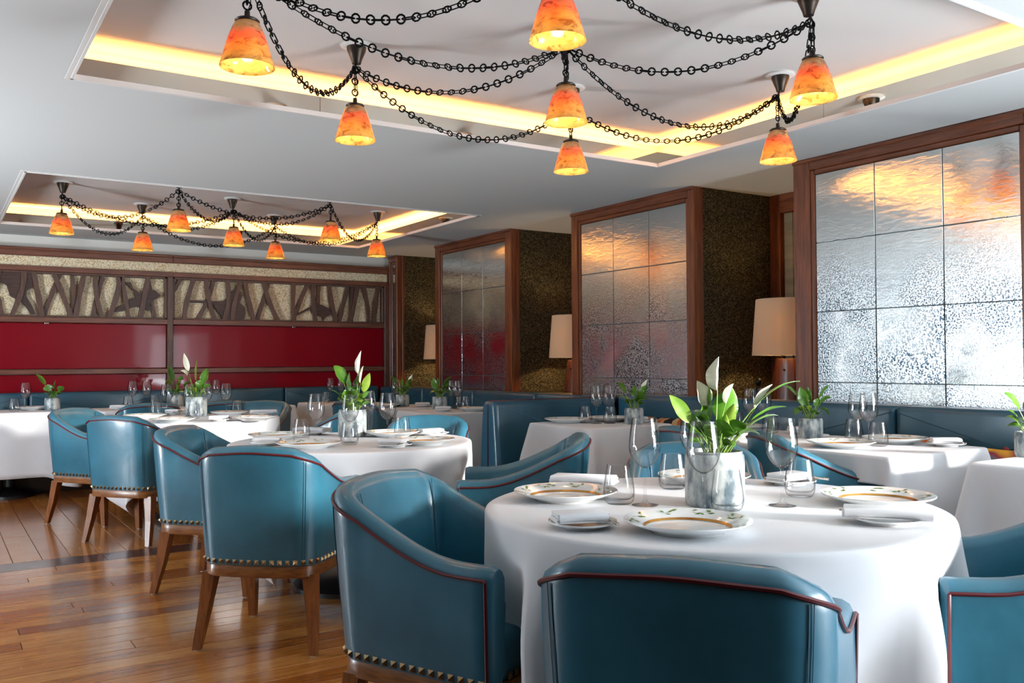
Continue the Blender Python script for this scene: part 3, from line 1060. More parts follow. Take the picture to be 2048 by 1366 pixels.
wing_half(5.25, 5.31, 5.389, 'inner_pad')
wing_half(5.53, 5.47, 5.391, 'outer_pad')
add('welt', MB().tube([(-.5535, 0, .03), (-.5545, 0, .5), (-.553, 0, .86), (-.53, 0, .886), (.5, 0, .888)], .0045, 5).mesh('welt'), 'piping', wing)
seam_tube(wing, [(-.50, -.083, .845), (.52, -.112, .52)], .0022, 'seam_light')
add('seat_cushion', cushion_mesh('seat_cushion', -.50, .50, -.60, -.125, .30, .455, .03), 'banquette', wing)
add('plinth', cushion_mesh('plinth', -.48, .50, -.55, -.13, 0, .30, .004), 'ledge', wing)

# loose cushions on the seats
def loose_cushion(loc, mat, label, rz, w=.44, h=.30, d=.14):
    vs, fs = [], []
    n = 12
    for i in range(n + 1):
        for j in range(n + 1):
            u, v = 2 * i / n - 1, 2 * j / n - 1
            pin = (1 - u ** 4) * (1 - v ** 4)
            x = u * w / 2 * (1 - .06 * (1 - v * v))
            z = v * h / 2 * (1 - .06 * (1 - u * u))
            vs.append((d / 2 * pin ** .5, x, z))
    m_ = len(vs)
    vs += [(-v[0], v[1], v[2]) for v in vs]
    for i in range(n):
        for j in range(n):
            a = i * (n + 1) + j
            fs.append((a, a + 1, a + n + 2, a + n + 1))
            fs.append((a + m_, a + m_ + n + 1, a + m_ + n + 2, a + m_ + 1))
    me = fix_normals(make_mesh('scatter_cushion', vs, fs, True, 60))
    o = add('scatter_cushion', me, mat, None, loc, (0, .22, rz))
    tag(o, label, 'cushion')
    return o


loose_cushion((4.27, 4.72, .625), 'stripes', 'striped orange and black cushion against the banquette behind the booth table', 0.)
loose_cushion((4.27, 2.75, .625), 'stripes', 'striped tan and black cushion behind the pot table nearest the big mirror', 0.)
loose_cushion((4.27, 2.28, .60), 'floral', 'painted orange and turquoise cushion beneath the red button', 0., .44, .28)

# ------------------------------------------------------------------ what stands where
CHAIRS = [
    (1.285, 1.3, 0.8, 0.6, 'nearest chair, dark padded back turned to the camera at the bottom edge', True),
    (1.285, 2.255, 0.48, -0.88, 'big armchair left of the nearest table, shaded side and glossy inner back in view', True),
    (2.36, 1.21, -0.68, 0.73, 'chair at the right edge facing the nearest table, padded arm in front', True),
    (2.44, 2.48, -0.67, -0.74, 'pale chair behind the stone pot on the far side of the nearest table', False),
    (1.28, 3.8, 0.67, 0.74, 'chair with bright square back and four splayed legs on the open floor', True),
    (1.32, 4.82, 0.74, -0.67, 'dark sided chair facing right, just behind the bright square-backed chair', True),
    (2.28, 3.45, -0.82, 0.57, 'chair seen from its side, arm sweeping up to the right behind the nearest plate', True),
    (2.46, 4.81, -0.67, -0.74, 'chair on the far side of the middle table, only the inner back showing', False),
    (1.22, 6.42, 0.77, 0.636, 'light blue chair with rounded back left of the far round table', True),
    (1.09, 7.33, 0.65, -0.76, 'leftmost chair, light blue side turned to the open floor', True),
    (2.53, 6.49, -0.6, 0.8, 'chair between the far and middle round tables, arm rising to the right', False),
    (2.31, 7.63, -0.67, -0.74, 'chair on the far side of the far round table, seen from inside', False),
    (3.47, 3.31, 0.98, -0.1, 'dark backed chair directly behind the leaves of the nearest plant', False),
    (3.5, 2.72, 0.87, -0.49, 'dark chair with curved arm pushed under the table by the big mirror', False),
    (1.58, 8.27, 0.05, 1, 'chair back with piping against the back table, left of the screen post', False),
    (2.22, 8.25, 0.05, 1, 'thin strip of chair back at the table right of the screen post', False),
    (3.35, 7.45, 0.92, 0.4, 'chair back at the corner tables, behind the leaves of the middle plant', False),
]
ROUND_TABLES = [
    (1.87, 1.85, 0.63, 2.0, 1.13, 'round table nearest the camera with four place settings', 'white cloth on the nearest round table, big fold to the floor', 1),
    (1.87, 4.43, 0.62, 1.98, 1.13, 'middle round table behind the square-backed chair', 'white cloth on the middle round table, scalloped shadows along its edge', 2),
    (1.7, 7.02, 0.605, 1.96, 1.12, 'far round table in front of the red screen', 'white cloth on the far round table, bluish folds at its right', 3),
]
RECT_TABLES = [
    (3.4, 4.08, 4.36, 5.02, 0.52, 'square table inside the booth by the glossy wing', 'white cloth on the booth table, square corner towards the camera', 11, None),
    (3.5, 4.2, 3.22, 3.86, 0.45, 'square table hidden behind the two dark chairs', 'white cloth on the table behind the two dark chairs', 12, (1, 0.1)),
    (3.41, 4.15, 2.31, 3.17, 0.52, 'square table below the big bright mirror', 'white cloth on the table below the big mirror, front face sunlit', 13, (1, 0.12)),
    (3.49, 4.15, 1.3, 2.02, 0.5, 'square table cut by the right edge of the photo', 'white cloth at the right edge, creased and in shade', 14, None),
    (0.2, 1.0, 8.75, 9.38, 0.56, 'square table cut by the left edge of the photo', 'white cloth at the left edge hanging straight above a dark base', 15, None),
    (1.27, 2.06, 8.48, 9.15, 0.42, 'back table left of the screen post', 'white cloth on the back table left of the screen post', 16, None),
    (2.28, 3.0, 8.5, 9.15, 0.42, 'back table right of the screen post', 'white cloth on the back table right of the screen post', 17, None),
    (3.22, 3.9, 8.4, 9.04, 0.48, 'corner table where the two banquettes meet', 'white cloth on the table in the far corner', 18, None),
    (3.32, 4.02, 7.2, 7.9, 0.48, 'second table from the far corner below the smoky mirror', 'white cloth on the second table from the far corner', 19, None),
    (3.36, 4.05, 6.28, 6.97, 0.48, 'third table from the far corner, left of the wing', 'white cloth on the third table from the far corner, its face in shade', 20, None),
]
ITEMS = [
    ('wine', 1.722, 1.954, 0.0, 'wine glass left of the stone pot on the nearest round table'),
    ('wine', 1.762, 1.761, 0.0, 'wine glass straight in front of the stone pot on the nearest round table'),
    ('wine', 2.033, 1.724, 0.0, 'wine glass right of the stone pot on the nearest round table'),
    ('wine', 2.12, 2.163, 0.0, 'wine glass half hidden behind the stone pot on the nearest round table'),
    ('tumbler', 1.684, 2.024, 0.0, 'water tumbler beside the left plate on the nearest round table'),
    ('tumbler', 2.023, 2.16, 0.0, 'water tumbler touching the left of the stone pot on the nearest round table'),
    ('tumbler', 1.856, 1.765, 0.0, 'water tumbler overlapping the foot of the stone pot on the nearest round table'),
    ('tumbler', 2.225, 1.819, 0.0, 'water tumbler at the right, behind the right wine glass on the nearest round table'),
    ('plate', 1.598, 2.168, 1.2, 'patterned plate at the left edge of the nearest round table'),
    ('plate', 1.546, 1.601, 0.3, 'patterned plate at the front of the nearest round table'),
    ('plate', 2.278, 1.589, 2.0, 'patterned plate at the right of the nearest round table'),
    ('plate', 2.201, 2.198, 2.9, 'patterned plate on the far side of the nearest round table, seen through a tumbler'),
    ('side', 1.368, 1.786, 0.2, 'side plate with folded napkin, front left on the nearest round table'),
    ('side', 2.026, 1.386, -0.35, 'side plate under a long napkin, front right on the nearest round table'),
    ('side', 2.403, 2.005, 0.6, 'side plate with napkin and brass knife, far right on the nearest round table'),
    ('side', 1.802, 2.343, -0.35, 'side plate with napkin roll on the far left of the nearest round table'),
    ('wine', 1.717, 4.547, 0.0, 'wine glass left of the pot on the middle round table'),
    ('wine', 1.817, 4.328, 0.0, 'wine glass in front of the pot on the middle round table'),
    ('wine', 2.049, 4.374, 0.0, 'wine glass right of the pot on the middle round table'),
    ('wine', 2.131, 4.805, 0.0, 'wine glass hidden behind the pot on the middle round table'),
    ('tumbler', 1.676, 4.653, 0.0, 'water tumbler at the left of the middle round table'),
    ('tumbler', 1.782, 4.251, 0.0, 'water tumbler in front of the pot on the middle round table'),
    ('tumbler', 2.169, 4.439, 0.0, 'water tumbler at the right of the middle round table'),
    ('plate', 1.589, 4.787, 0.5, 'patterned plate at the far left of the middle round table'),
    ('plate', 1.546, 4.188, 1.4, 'patterned plate at the front of the middle round table'),
    ('plate', 2.087, 4.025, 2.0, 'patterned plate at the right of the middle round table'),
    ('plate', 2.168, 4.562, 2.6, 'patterned plate on the far side of the middle round table'),
    ('side', 1.435, 4.477, 0.3, 'side plate with napkin and fork, left of the middle round table'),
    ('side', 1.909, 3.988, -0.3, 'side plate with folded napkin at the front right of the middle round table'),
    ('side', 2.374, 4.476, 0.4, 'side plate with napkin at the far right of the middle round table'),
    ('side', 1.853, 4.962, -0.4, 'side plate with rolled napkin at the back of the middle round table'),
    ('wine', 1.572, 7.42, 0.0, 'wine glass at the left of the far round table'),
    ('wine', 1.703, 7.234, 0.0, 'wine glass in front of the pot on the far round table'),
    ('wine', 2.009, 7.324, 0.0, 'wine glass at the right of the far round table'),
    ('wine', 1.903, 7.497, 0.0, 'wine glass behind the pot on the far round table'),
    ('tumbler', 1.49, 7.404, 0.0, 'water tumbler at the left of the far round table'),
    ('tumbler', 1.669, 6.951, 0.0, 'water tumbler in front of the pot on the far round table'),
    ('tumbler', 2.101, 7.338, 0.0, 'water tumbler at the right of the far round table'),
    ('plate', 1.373, 7.214, 0.0, 'patterned plate at the far left of the far round table'),
    ('plate', 1.432, 6.571, 0.0, 'patterned plate at the front of the far round table'),
    ('plate', 1.964, 6.435, 0.0, 'patterned plate at the right of the far round table'),
    ('plate', 2.01, 7.213, 0.0, 'patterned plate on the far side of the far round table'),
    ('side', 1.746, 6.52, 0.2, 'side plate with napkin at the front right of the far round table'),
    ('side', 2.236, 7.077, 0.3, 'side plate with thick napkin at the right of the far round table'),
    ('side', 1.685, 7.61, -0.3, 'side plate with napkin at the back of the far round table'),
    ('wine', 3.709, 4.683, 0.0, 'left wine glass of two on the booth table by the wing'),
    ('wine', 3.8, 4.66, 0.0, 'right wine glass of two on the booth table by the wing'),
    ('tumbler', 3.681, 4.765, 0.0, 'left water tumbler on the booth table by the wing'),
    ('tumbler', 3.779, 4.628, 0.0, 'right water tumbler on the booth table by the wing'),
    ('plate', 3.6, 4.86, 0.0, 'patterned plate at the left end of the booth table by the wing'),
    ('plate', 3.92, 4.8, 0.0, 'patterned plate at the banquette side of the booth table by the wing'),
    ('side', 3.98, 4.58, 0.2, 'side plate with napkin behind the pot on the booth table by the wing'),
    ('wine', 3.98, 3.6, 0.0, 'left wine glass of two on the table behind two dark chairs'),
    ('wine', 4.06, 3.57, 0.0, 'right wine glass of two on the table behind two dark chairs'),
    ('tumbler', 3.93, 3.66, 0.0, 'left water tumbler on the table behind two dark chairs'),
    ('tumbler', 4.0, 3.47, 0.0, 'right water tumbler on the table behind two dark chairs'),
    ('plate', 3.66, 3.42, 0.0, 'patterned plate at the chair side of the table behind two dark chairs'),
    ('plate', 4.03, 3.73, 0.0, 'patterned plate at the banquette side of the table behind two dark chairs'),
    ('side', 4.09, 3.33, -0.2, 'side plate with napkin on the table behind two dark chairs'),
    ('wine', 3.888, 2.818, 0.0, 'left wine glass of two on the table below the big mirror'),
    ('wine', 3.862, 2.737, 0.0, 'right wine glass of two on the table below the big mirror'),
    ('tumbler', 3.944, 2.882, 0.0, 'left water tumbler on the table below the big mirror'),
    ('tumbler', 3.808, 2.648, 0.0, 'right water tumbler on the table below the big mirror'),
    ('plate', 3.613, 2.711, 0.0, 'patterned plate at the chair side of the table below the big mirror'),
    ('plate', 4.006, 2.692, 0.0, 'patterned plate at the banquette side of the table below the big mirror'),
    ('side', 4.05, 2.45, -0.25, 'side plate with napkin at the sunlit end of the table below the big mirror'),
    ('wine', 0.72, 9.05, 0.0, 'wine glass on the table at the left edge'),
    ('tumbler', 0.63, 9.0, 0.0, 'water tumbler on the table at the left edge'),
    ('plate', 0.36, 9.1, 0.0, 'left patterned plate on the table at the left edge'),
    ('plate', 0.8, 9.2, 0.0, 'right patterned plate on the table at the left edge'),
    ('wine', 1.602, 9.0, 0.0, 'left wine glass of two on the back table left of the screen post'),
    ('wine', 1.726, 9.0, 0.0, 'right wine glass of two on the back table left of the screen post'),
    ('tumbler', 1.549, 8.92, 0.0, 'left water tumbler on the back table left of the screen post'),
    ('tumbler', 1.787, 8.95, 0.0, 'right water tumbler on the back table left of the screen post'),
    ('plate', 1.553, 8.8, 0.0, 'patterned plate on the back table left of the screen post'),
    ('side', 1.443, 8.75, 0.3, 'side plate with napkin on the back table left of the screen post'),
    ('wine', 2.28, 9.0, 0.0, 'left wine glass of two on the back table right of the screen post'),
    ('wine', 2.371, 9.0, 0.0, 'right wine glass of two on the back table right of the screen post'),
    ('plate', 2.6, 8.85, 0.0, 'patterned plate on the back table right of the screen post'),
    ('wine', 3.52, 8.9, 0.0, 'left wine glass of two on the corner table'),
    ('wine', 3.616, 8.85, 0.0, 'right wine glass of two on the corner table'),
    ('tumbler', 3.412, 8.75, 0.0, 'water tumbler on the corner table'),
    ('plate', 3.72, 8.6, 0.0, 'patterned plate on the corner table'),
    ('wine', 3.72, 7.75, 0.0, 'wine glass beside the pot on the second table from the far corner'),
    ('plate', 3.5, 7.55, 0.0, 'patterned plate on the second table from the far corner'),
    ('side', 3.82, 7.38, 0.2, 'side plate with napkin on the second table from the far corner'),
    ('wine', 3.84, 6.88, 0.0, 'left wine glass of two on the third table from the far corner'),
    ('wine', 3.86, 6.81, 0.0, 'right wine glass of two on the third table from the far corner'),
    ('tumbler', 3.9, 6.86, 0.0, 'left water tumbler on the third table from the far corner'),
    ('tumbler', 3.91, 6.76, 0.0, 'right water tumbler on the third table from the far corner'),
    ('plate', 3.84, 6.47, 0.0, 'patterned plate on the third table from the far corner'),
    ('side', 3.62, 6.62, 0.1, 'side plate with napkin on the third table from the far corner'),
]
PLANTS = [
    ('near', (1.897, 1.852), 0.084, 0.155, 'peace lily in a tall stone pot on the nearest round table'),
    ('mid', (1.987, 4.698), 0.078, 0.15, 'peace lily with one tall flower on the middle round table'),
    ('far', (1.764, 7.267), 0.08, 0.15, 'peace lily in pale stone pot on the far round table'),
    ('small', (3.873, 4.496), 0.062, 0.105, 'small peace lily on the booth table by the wing'),
    ('small2', (3.916, 3.125), 0.062, 0.105, 'small peace lily on the table below the big mirror'),
    ('small3', (0.93, 9.0), 0.064, 0.11, 'small leafy pot plant on the table at the left edge'),
    ('small4', (2.0, 9.02), 0.064, 0.11, 'small leafy pot plant on the back table left of the screen post'),
    ('small', (3.7, 7.57), 0.064, 0.11, 'small peace lily on the second table from the far corner'),
    ('small2', (3.74, 6.92), 0.066, 0.11, 'small peace lily with drooping leaf on the third corner table'),
    ('small', (3.9, 1.985), 0.062, 0.105, 'small peace lily cut by the right edge of the photo'),
]


# ------------------------------------------------------------------ pendants and chains
def mesh_of(mb, name, mat, smooth=True, sharp=40):
    me = mb.mesh(name, smooth, sharp)
    me.materials.append(M[mat])
    return me


def ring_mesh(name, lx, lz, r, n=12, s=4):
    """chain link as a stadium in the local x-z plane, long axis x"""
    pts = []
    h = lx - lz
    for k in range(n):
        a = 2 * pi * k / n
        pts.append(((h if cos(a) >= 0 else -h) + lz * cos(a), 0, lz * sin(a)))
    return mesh_of(MB().tube(pts, r, s, closed=True), name, 'iron')


LINK_O = ring_mesh('link_ring', .0145, .0145, .0035, 10, 4)
LINK_L = ring_mesh('link_long', .0225, .0085, .0026, 10, 4)


def shade_mesh():
    outer = [(.092, 0), (.0905, .004), (.080, .04), (.069, .08), (.057, .115), (.048, .137), (.041, .15), (.030, .157), (.012, .158)]
    inner = [(.010, .1545), (.028, .1535), (.038, .147), (.045, .134), (.054, .113), (.066, .079), (.077, .04), (.0875, .003)]
    return mesh_of(MB().lathe(outer + inner, 32, closed=True), 'shade', 'shade', True, 60)


SH = shade_mesh()
CANOPY = mesh_of(MB().lathe([(0, .148 + .0), (.044, .146), (.043, .132), (.034, .110), (.024, .085), (.020, .07), (.0, .07)], 20), 'canopy', 'bronze')
ROSE = mesh_of(MB().lathe([(.066, .148), (.072, .152), (.066, .160), (.0, .160)], 24), 'ceiling_rose', 'white')
CAP = mesh_of(MB().lathe([(.040, -.004), (.042, .0), (.036, .006), (.010, .010), (.009, .034), (.0, .034)], 20), 'cap', 'bronze')
BULB = mesh_of(MB().lathe([(0, .0), (.007, .004), (.0095, .014), (.007, .028), (.005, .036), (0, .036)], 10), 'bulb', 'bulb')


def pendant(x, y, zb, label, power, hook=2.49, leanx=0., leany=0.):
    """canopy on the tray ceiling (2.60), stem to the hook, short chain, glass shade with its rim at zb"""
    t = empty('pendant_lamp', (x, y, zb))
    tag(t, label, 'pendant lamp', 'amber glass pendants under the light trays')
    top = 2.60 - zb
    add('ceiling_rose', ROSE, None, t, (leanx, leany, top - .160))
    add('canopy', CANOPY, None, t, (leanx, leany, top - .158))
    hz = hook - zb
    add('stem', mesh_of(MB().tube([(leanx, leany, top - .082), (0, 0, hz)], .0055, 8), 'stem', 'bronze'), None, t)
    add('cap', CAP, None, t, (0, 0, .158))
    z = hz - .012
    k = 0
    while z > .158 + .036:
        o = add('chain_link', LINK_L if k % 2 else LINK_O, None, t, (0, 0, z))
        o.rotation_euler = (0, pi / 2, pi / 2 * (k % 2))
        z -= .025
        k += 1
    hm = (hz + .19) / 2
    add('cord', mesh_of(MB().tube([(0, 0, hz - .005), (.010, .006, hm + .03), (.013, .004, hm - .03), (.002, 0, .19)], .0018, 5), 'cord', 'iron'), None, t)
    sh_ = add('shade', SH, None, t)
    add('bulb', BULB, None, sh_, (0, 0, .075))
    l = bpy.data.lights.new('bulb_light', 'POINT')
    l.energy = power
    l.color = (1, .80, .50)
    l.shadow_soft_size = .02
    lo = bpy.data.objects.new('bulb_light', l)
    COL.objects.link(lo)
    lo.parent = t
    lo.location = (0, 0, .045)
    return Vector((x, y, hook))


NEAR = {
    'A': (.897, 3.017, 2.167, 'amber pendant at upper left of the near tray, nearest the wide lip corner'),
    'B': (1.598, 3.741, 2.160, 'amber pendant hanging on the back left of the near tray, its canopy in view'),
    'C': (1.665, 2.285, 2.180, 'amber pendant cut by the top edge of the photo'),
    'D': (2.242, 3.020, 2.168, 'amber pendant with a burnt streak, straight below the one cut at the top'),
    'E': (2.810, 3.745, 2.155, 'lowest amber pendant in the middle of the near tray, below the streaked one'),
    'F': (2.890, 2.274, 2.183, 'large amber pendant at upper right beside the glowing cove'),
    'G': (3.565, 3.022, 2.160, 'amber pendant with red band hanging nearest the big mirror frame'),
}
FAR = {
    'A': (.865, 7.815, 2.187, 'leftmost amber pendant of the far tray'),
    'B': (1.602, 8.545, 2.182, 'second amber pendant from the left in the far tray, low above the screen'),
    'C': (1.595, 7.13, 2.180, 'third amber pendant from the left in the far tray, hung from the near row'),
    'D': (2.215, 7.84, 2.185, 'orange red pendant in the centre of the far tray'),
    'E': (2.815, 8.54, 2.178, 'brightest yellow pendant of the far tray, right of its centre'),
    'F': (2.823, 7.13, 2.190, 'pale orange pendant second from the right in the far tray'),
    'G': (3.565, 7.835, 2.170, 'rightmost amber pendant of the far tray, by the walnut corner'),
}
HK = {}
for pre, D_, pw in (('n', NEAR, PEND_W), ('f', FAR, PEND_W)):
    for k, (x, y, z, lab) in D_.items():
        HK[pre + k] = pendant(x, y, z, lab, pw, 2.49, rnd.uniform(-.012, .012), rnd.uniform(-.012, .012))

EDGES = [('A', 'B', .24), ('A', 'D', .19), ('B', 'D', .15), ('B', 'E', .24), ('D', 'F', .15), ('C', 'F', .17), ('D', 'G', .24), ('E', 'G', .20), ('F', 'G', .24), ('A', 'C', .20), ('D', 'E', .20), ('C', 'D', .16)]
WHO = {'A': 'left', 'B': 'back left', 'C': 'front left', 'D': 'centre', 'E': 'back right', 'F': 'front right', 'G': 'right'}


def chain(p, q, sag, label, pieces):
    n0 = 60
    pts = []
    for i in range(n0 + 1):
        s = i / n0
        c = p.lerp(q, s)
        c.z -= sag * 4 * s * (1 - s)
        pts.append(c)
    # arc length stations
    L = [0]
    for i in range(n0):
        L.append(L[-1] + (pts[i + 1] - pts[i]).length)
    step = .0262
    n = int(L[-1] / step)
    root = empty('hanging_chain', pts[0])
    tag(root, label, 'chain', 'iron chains swagged between the pendants')
    mb = MB()
    for i in range(n):
        d = (i + .5) * L[-1] / n
        k = max(j for j in range(n0) if L[j] <= d)
        s = (d - L[k]) / (L[k + 1] - L[k])
        c = pts[k].lerp(pts[k + 1], s)
        tan = (pts[k + 1] - pts[k]).normalized()
        # the flat faces of the rings hang across, the long links stand upright
        side = tan.cross(Vector((0, 0, 1))).normalized()
        upv = side.cross(tan)
        tw = .5 * sin(i * .35 + p.x * 5)
        a, b_ = side * cos(tw) + upv * sin(tw), -side * sin(tw) + upv * cos(tw)
        me = LINK_O if i % 2 == 0 else LINK_L
        zax = b_ if i % 2 == 0 else a
        yax = zax.cross(tan)
        mat = Matrix((tan, yax, zax)).transposed().to_4x4()
        mat.translation = c - pts[0]
        if pieces:
            o = add('link', me, None, root)
            o.matrix_local = mat
        else:
            mb.add([mat @ v.co for v in me.vertices], [tuple(pl.vertices) for pl in me.polygons])
    if not pieces:
        me = mb.mesh('links')
        me.materials.append(M['iron'])
        o = add('links', me, None, root)
        o['kind'] = 'stuff'
    return root


for a, b_, sg in EDGES:
    chain(HK['n' + a], HK['n' + b_], sg, 'iron chain swagged from the %s to the %s pendant of the near tray' % (WHO[a], WHO[b_]), True)
    chain(HK['f' + a], HK['f' + b_], sg * .95, 'thin iron chain from the %s to the %s pendant of the far tray' % (WHO[a], WHO[b_]), False)


# ------------------------------------------------------------------ niche lamps and the bust
def niche_lamp(x, y, z, label, power):
    t = empty('table_lamp', (x, y, z))
    tag(t, label, 'table lamp', 'table lamps in the mirror niches')
    for s in (-1, 1):                           # two curved wooden staves with a slot between them
        mb = MB()
        vs, fs = [], []
        n = 9
        for k in range(7):
            f = k / 6
            w = .125 - .035 * f
            for i in range(n):
                a = -1 + 2 * i / (n - 1)
                for d in (0, 1):
                    vs.append((s * (.012 + (.062 - .012 * f) * sqrt(max(0, 1 - (a * .9) ** 2)) * (1 if d else .0) + .02 * (1 - f) * d), a * w * .86, .30 * f))
        st = 2 * n
        for k in range(6):
            for i in range(n - 1):
                a0 = k * st + i * 2
                fs += [(a0 + 1, a0 + 3, a0 + st + 3, a0 + st + 1), (a0, a0 + st, a0 + st + 2, a0 + 2)]
            for i in (0, n - 1):
                a0 = k * st + i * 2
                fs.append((a0, a0 + 1, a0 + st + 1, a0 + st))
        for k in (0, 6):
            for i in range(n - 1):
                a0 = k * st + i * 2
                fs.append((a0, a0 + 2, a0 + 3, a0 + 1))
        add('wooden_stave', fix_normals(make_mesh('wooden_stave', vs, fs, True, 40)), 'lampwood', t)
        for zz in (.03, .22):
            bo = add('bolt', mesh_of(MB().lathe([(.008, 0), (.008, .004), (.004, .008), (0, .008)], 10), 'bolt', 'darkmetal'), None, t, (s * .074, -.03, zz))
            bo.rotation_euler = (0, s * pi / 2, 0)
    add('stirrup', mesh_of(MB().tube([(0, -.05, .25), (0, -.05, .365), (0, .05, .365), (0, .05, .25)], .0075, 6), 'stirrup', 'darkmetal'), None, t)
    add('stem', mesh_of(MB().tube([(0, 0, .365), (0, 0, .50)], .008, 8), 'stem', 'darkmetal'), None, t)
    sh = MB().lathe([(.243, .32), (.213, .715), (.211, .715), (.241, .32)], 40, closed=True)
    ls = add('lamp_shade', mesh_of(sh, 'lamp_shade', 'linen', True, 60), None, t)
    add('spider', mesh_of(MB().tube([(-.212, 0, .69), (0, 0, .50), (.212, 0, .69)], .003, 5), 'spider', 'darkmetal'), None, ls)
    add('bulb', mesh_of(MB().lathe([(0, 0), (.018, .008), (.026, .03), (.016, .055), (.010, .07), (0, .07)], 12), 'bulb', 'bulb'), None, t, (0, 0, .505))
    l = bpy.data.lights.new('lamp_light', 'POINT')
    l.energy = power
    l.color = (1, .64, .30)
    l.shadow_soft_size = .035
    lo = bpy.data.objects.new('lamp_light', l)
    COL.objects.link(lo)
    lo.parent = t
    lo.location = (0, 0, .48)


niche_lamp(5.05, 4.22, .875, 'cream shaded mahogany lamp in the niche beside the nearest mirror', LAMP_W)
niche_lamp(5.05, 6.69, .875, 'cream lamp shade half hidden by the middle mirror panel', LAMP_W)
niche_lamp(5.05, 9.22, .875, 'sliver of cream lamp shade behind the farthest mirror panel', LAMP_W)

t = empty('bust', (4.92, 4.37, .875))
tag(t, 'small dark bronze bust on the niche ledge left of the lamp', 'figurine')
add('torso', mesh_of(MB().lathe([(0, 0), (.046, .0), (.050, .03), (.044, .07), (.030, .088), (.014, .095), (.012, .115), (0, .115)], 14), 'torso', 'bust'), None, t, None)
t.children[0].scale = (.62, 1, 1)
add('head', mesh_of(MB().lathe([(0, .102), (.012, .106), (.022, .122), (.024, .14), (.018, .155), (.008, .162), (0, .163)], 14), 'head', 'bust'), None, t)
for s in (-1, 1):
    add('arm', mesh_of(MB().tube([(0, s * .045, .075), (-.01, s * .056, .04), (-.025, s * .03, .01)], .011, 6), 'arm', 'bust'), None, t)


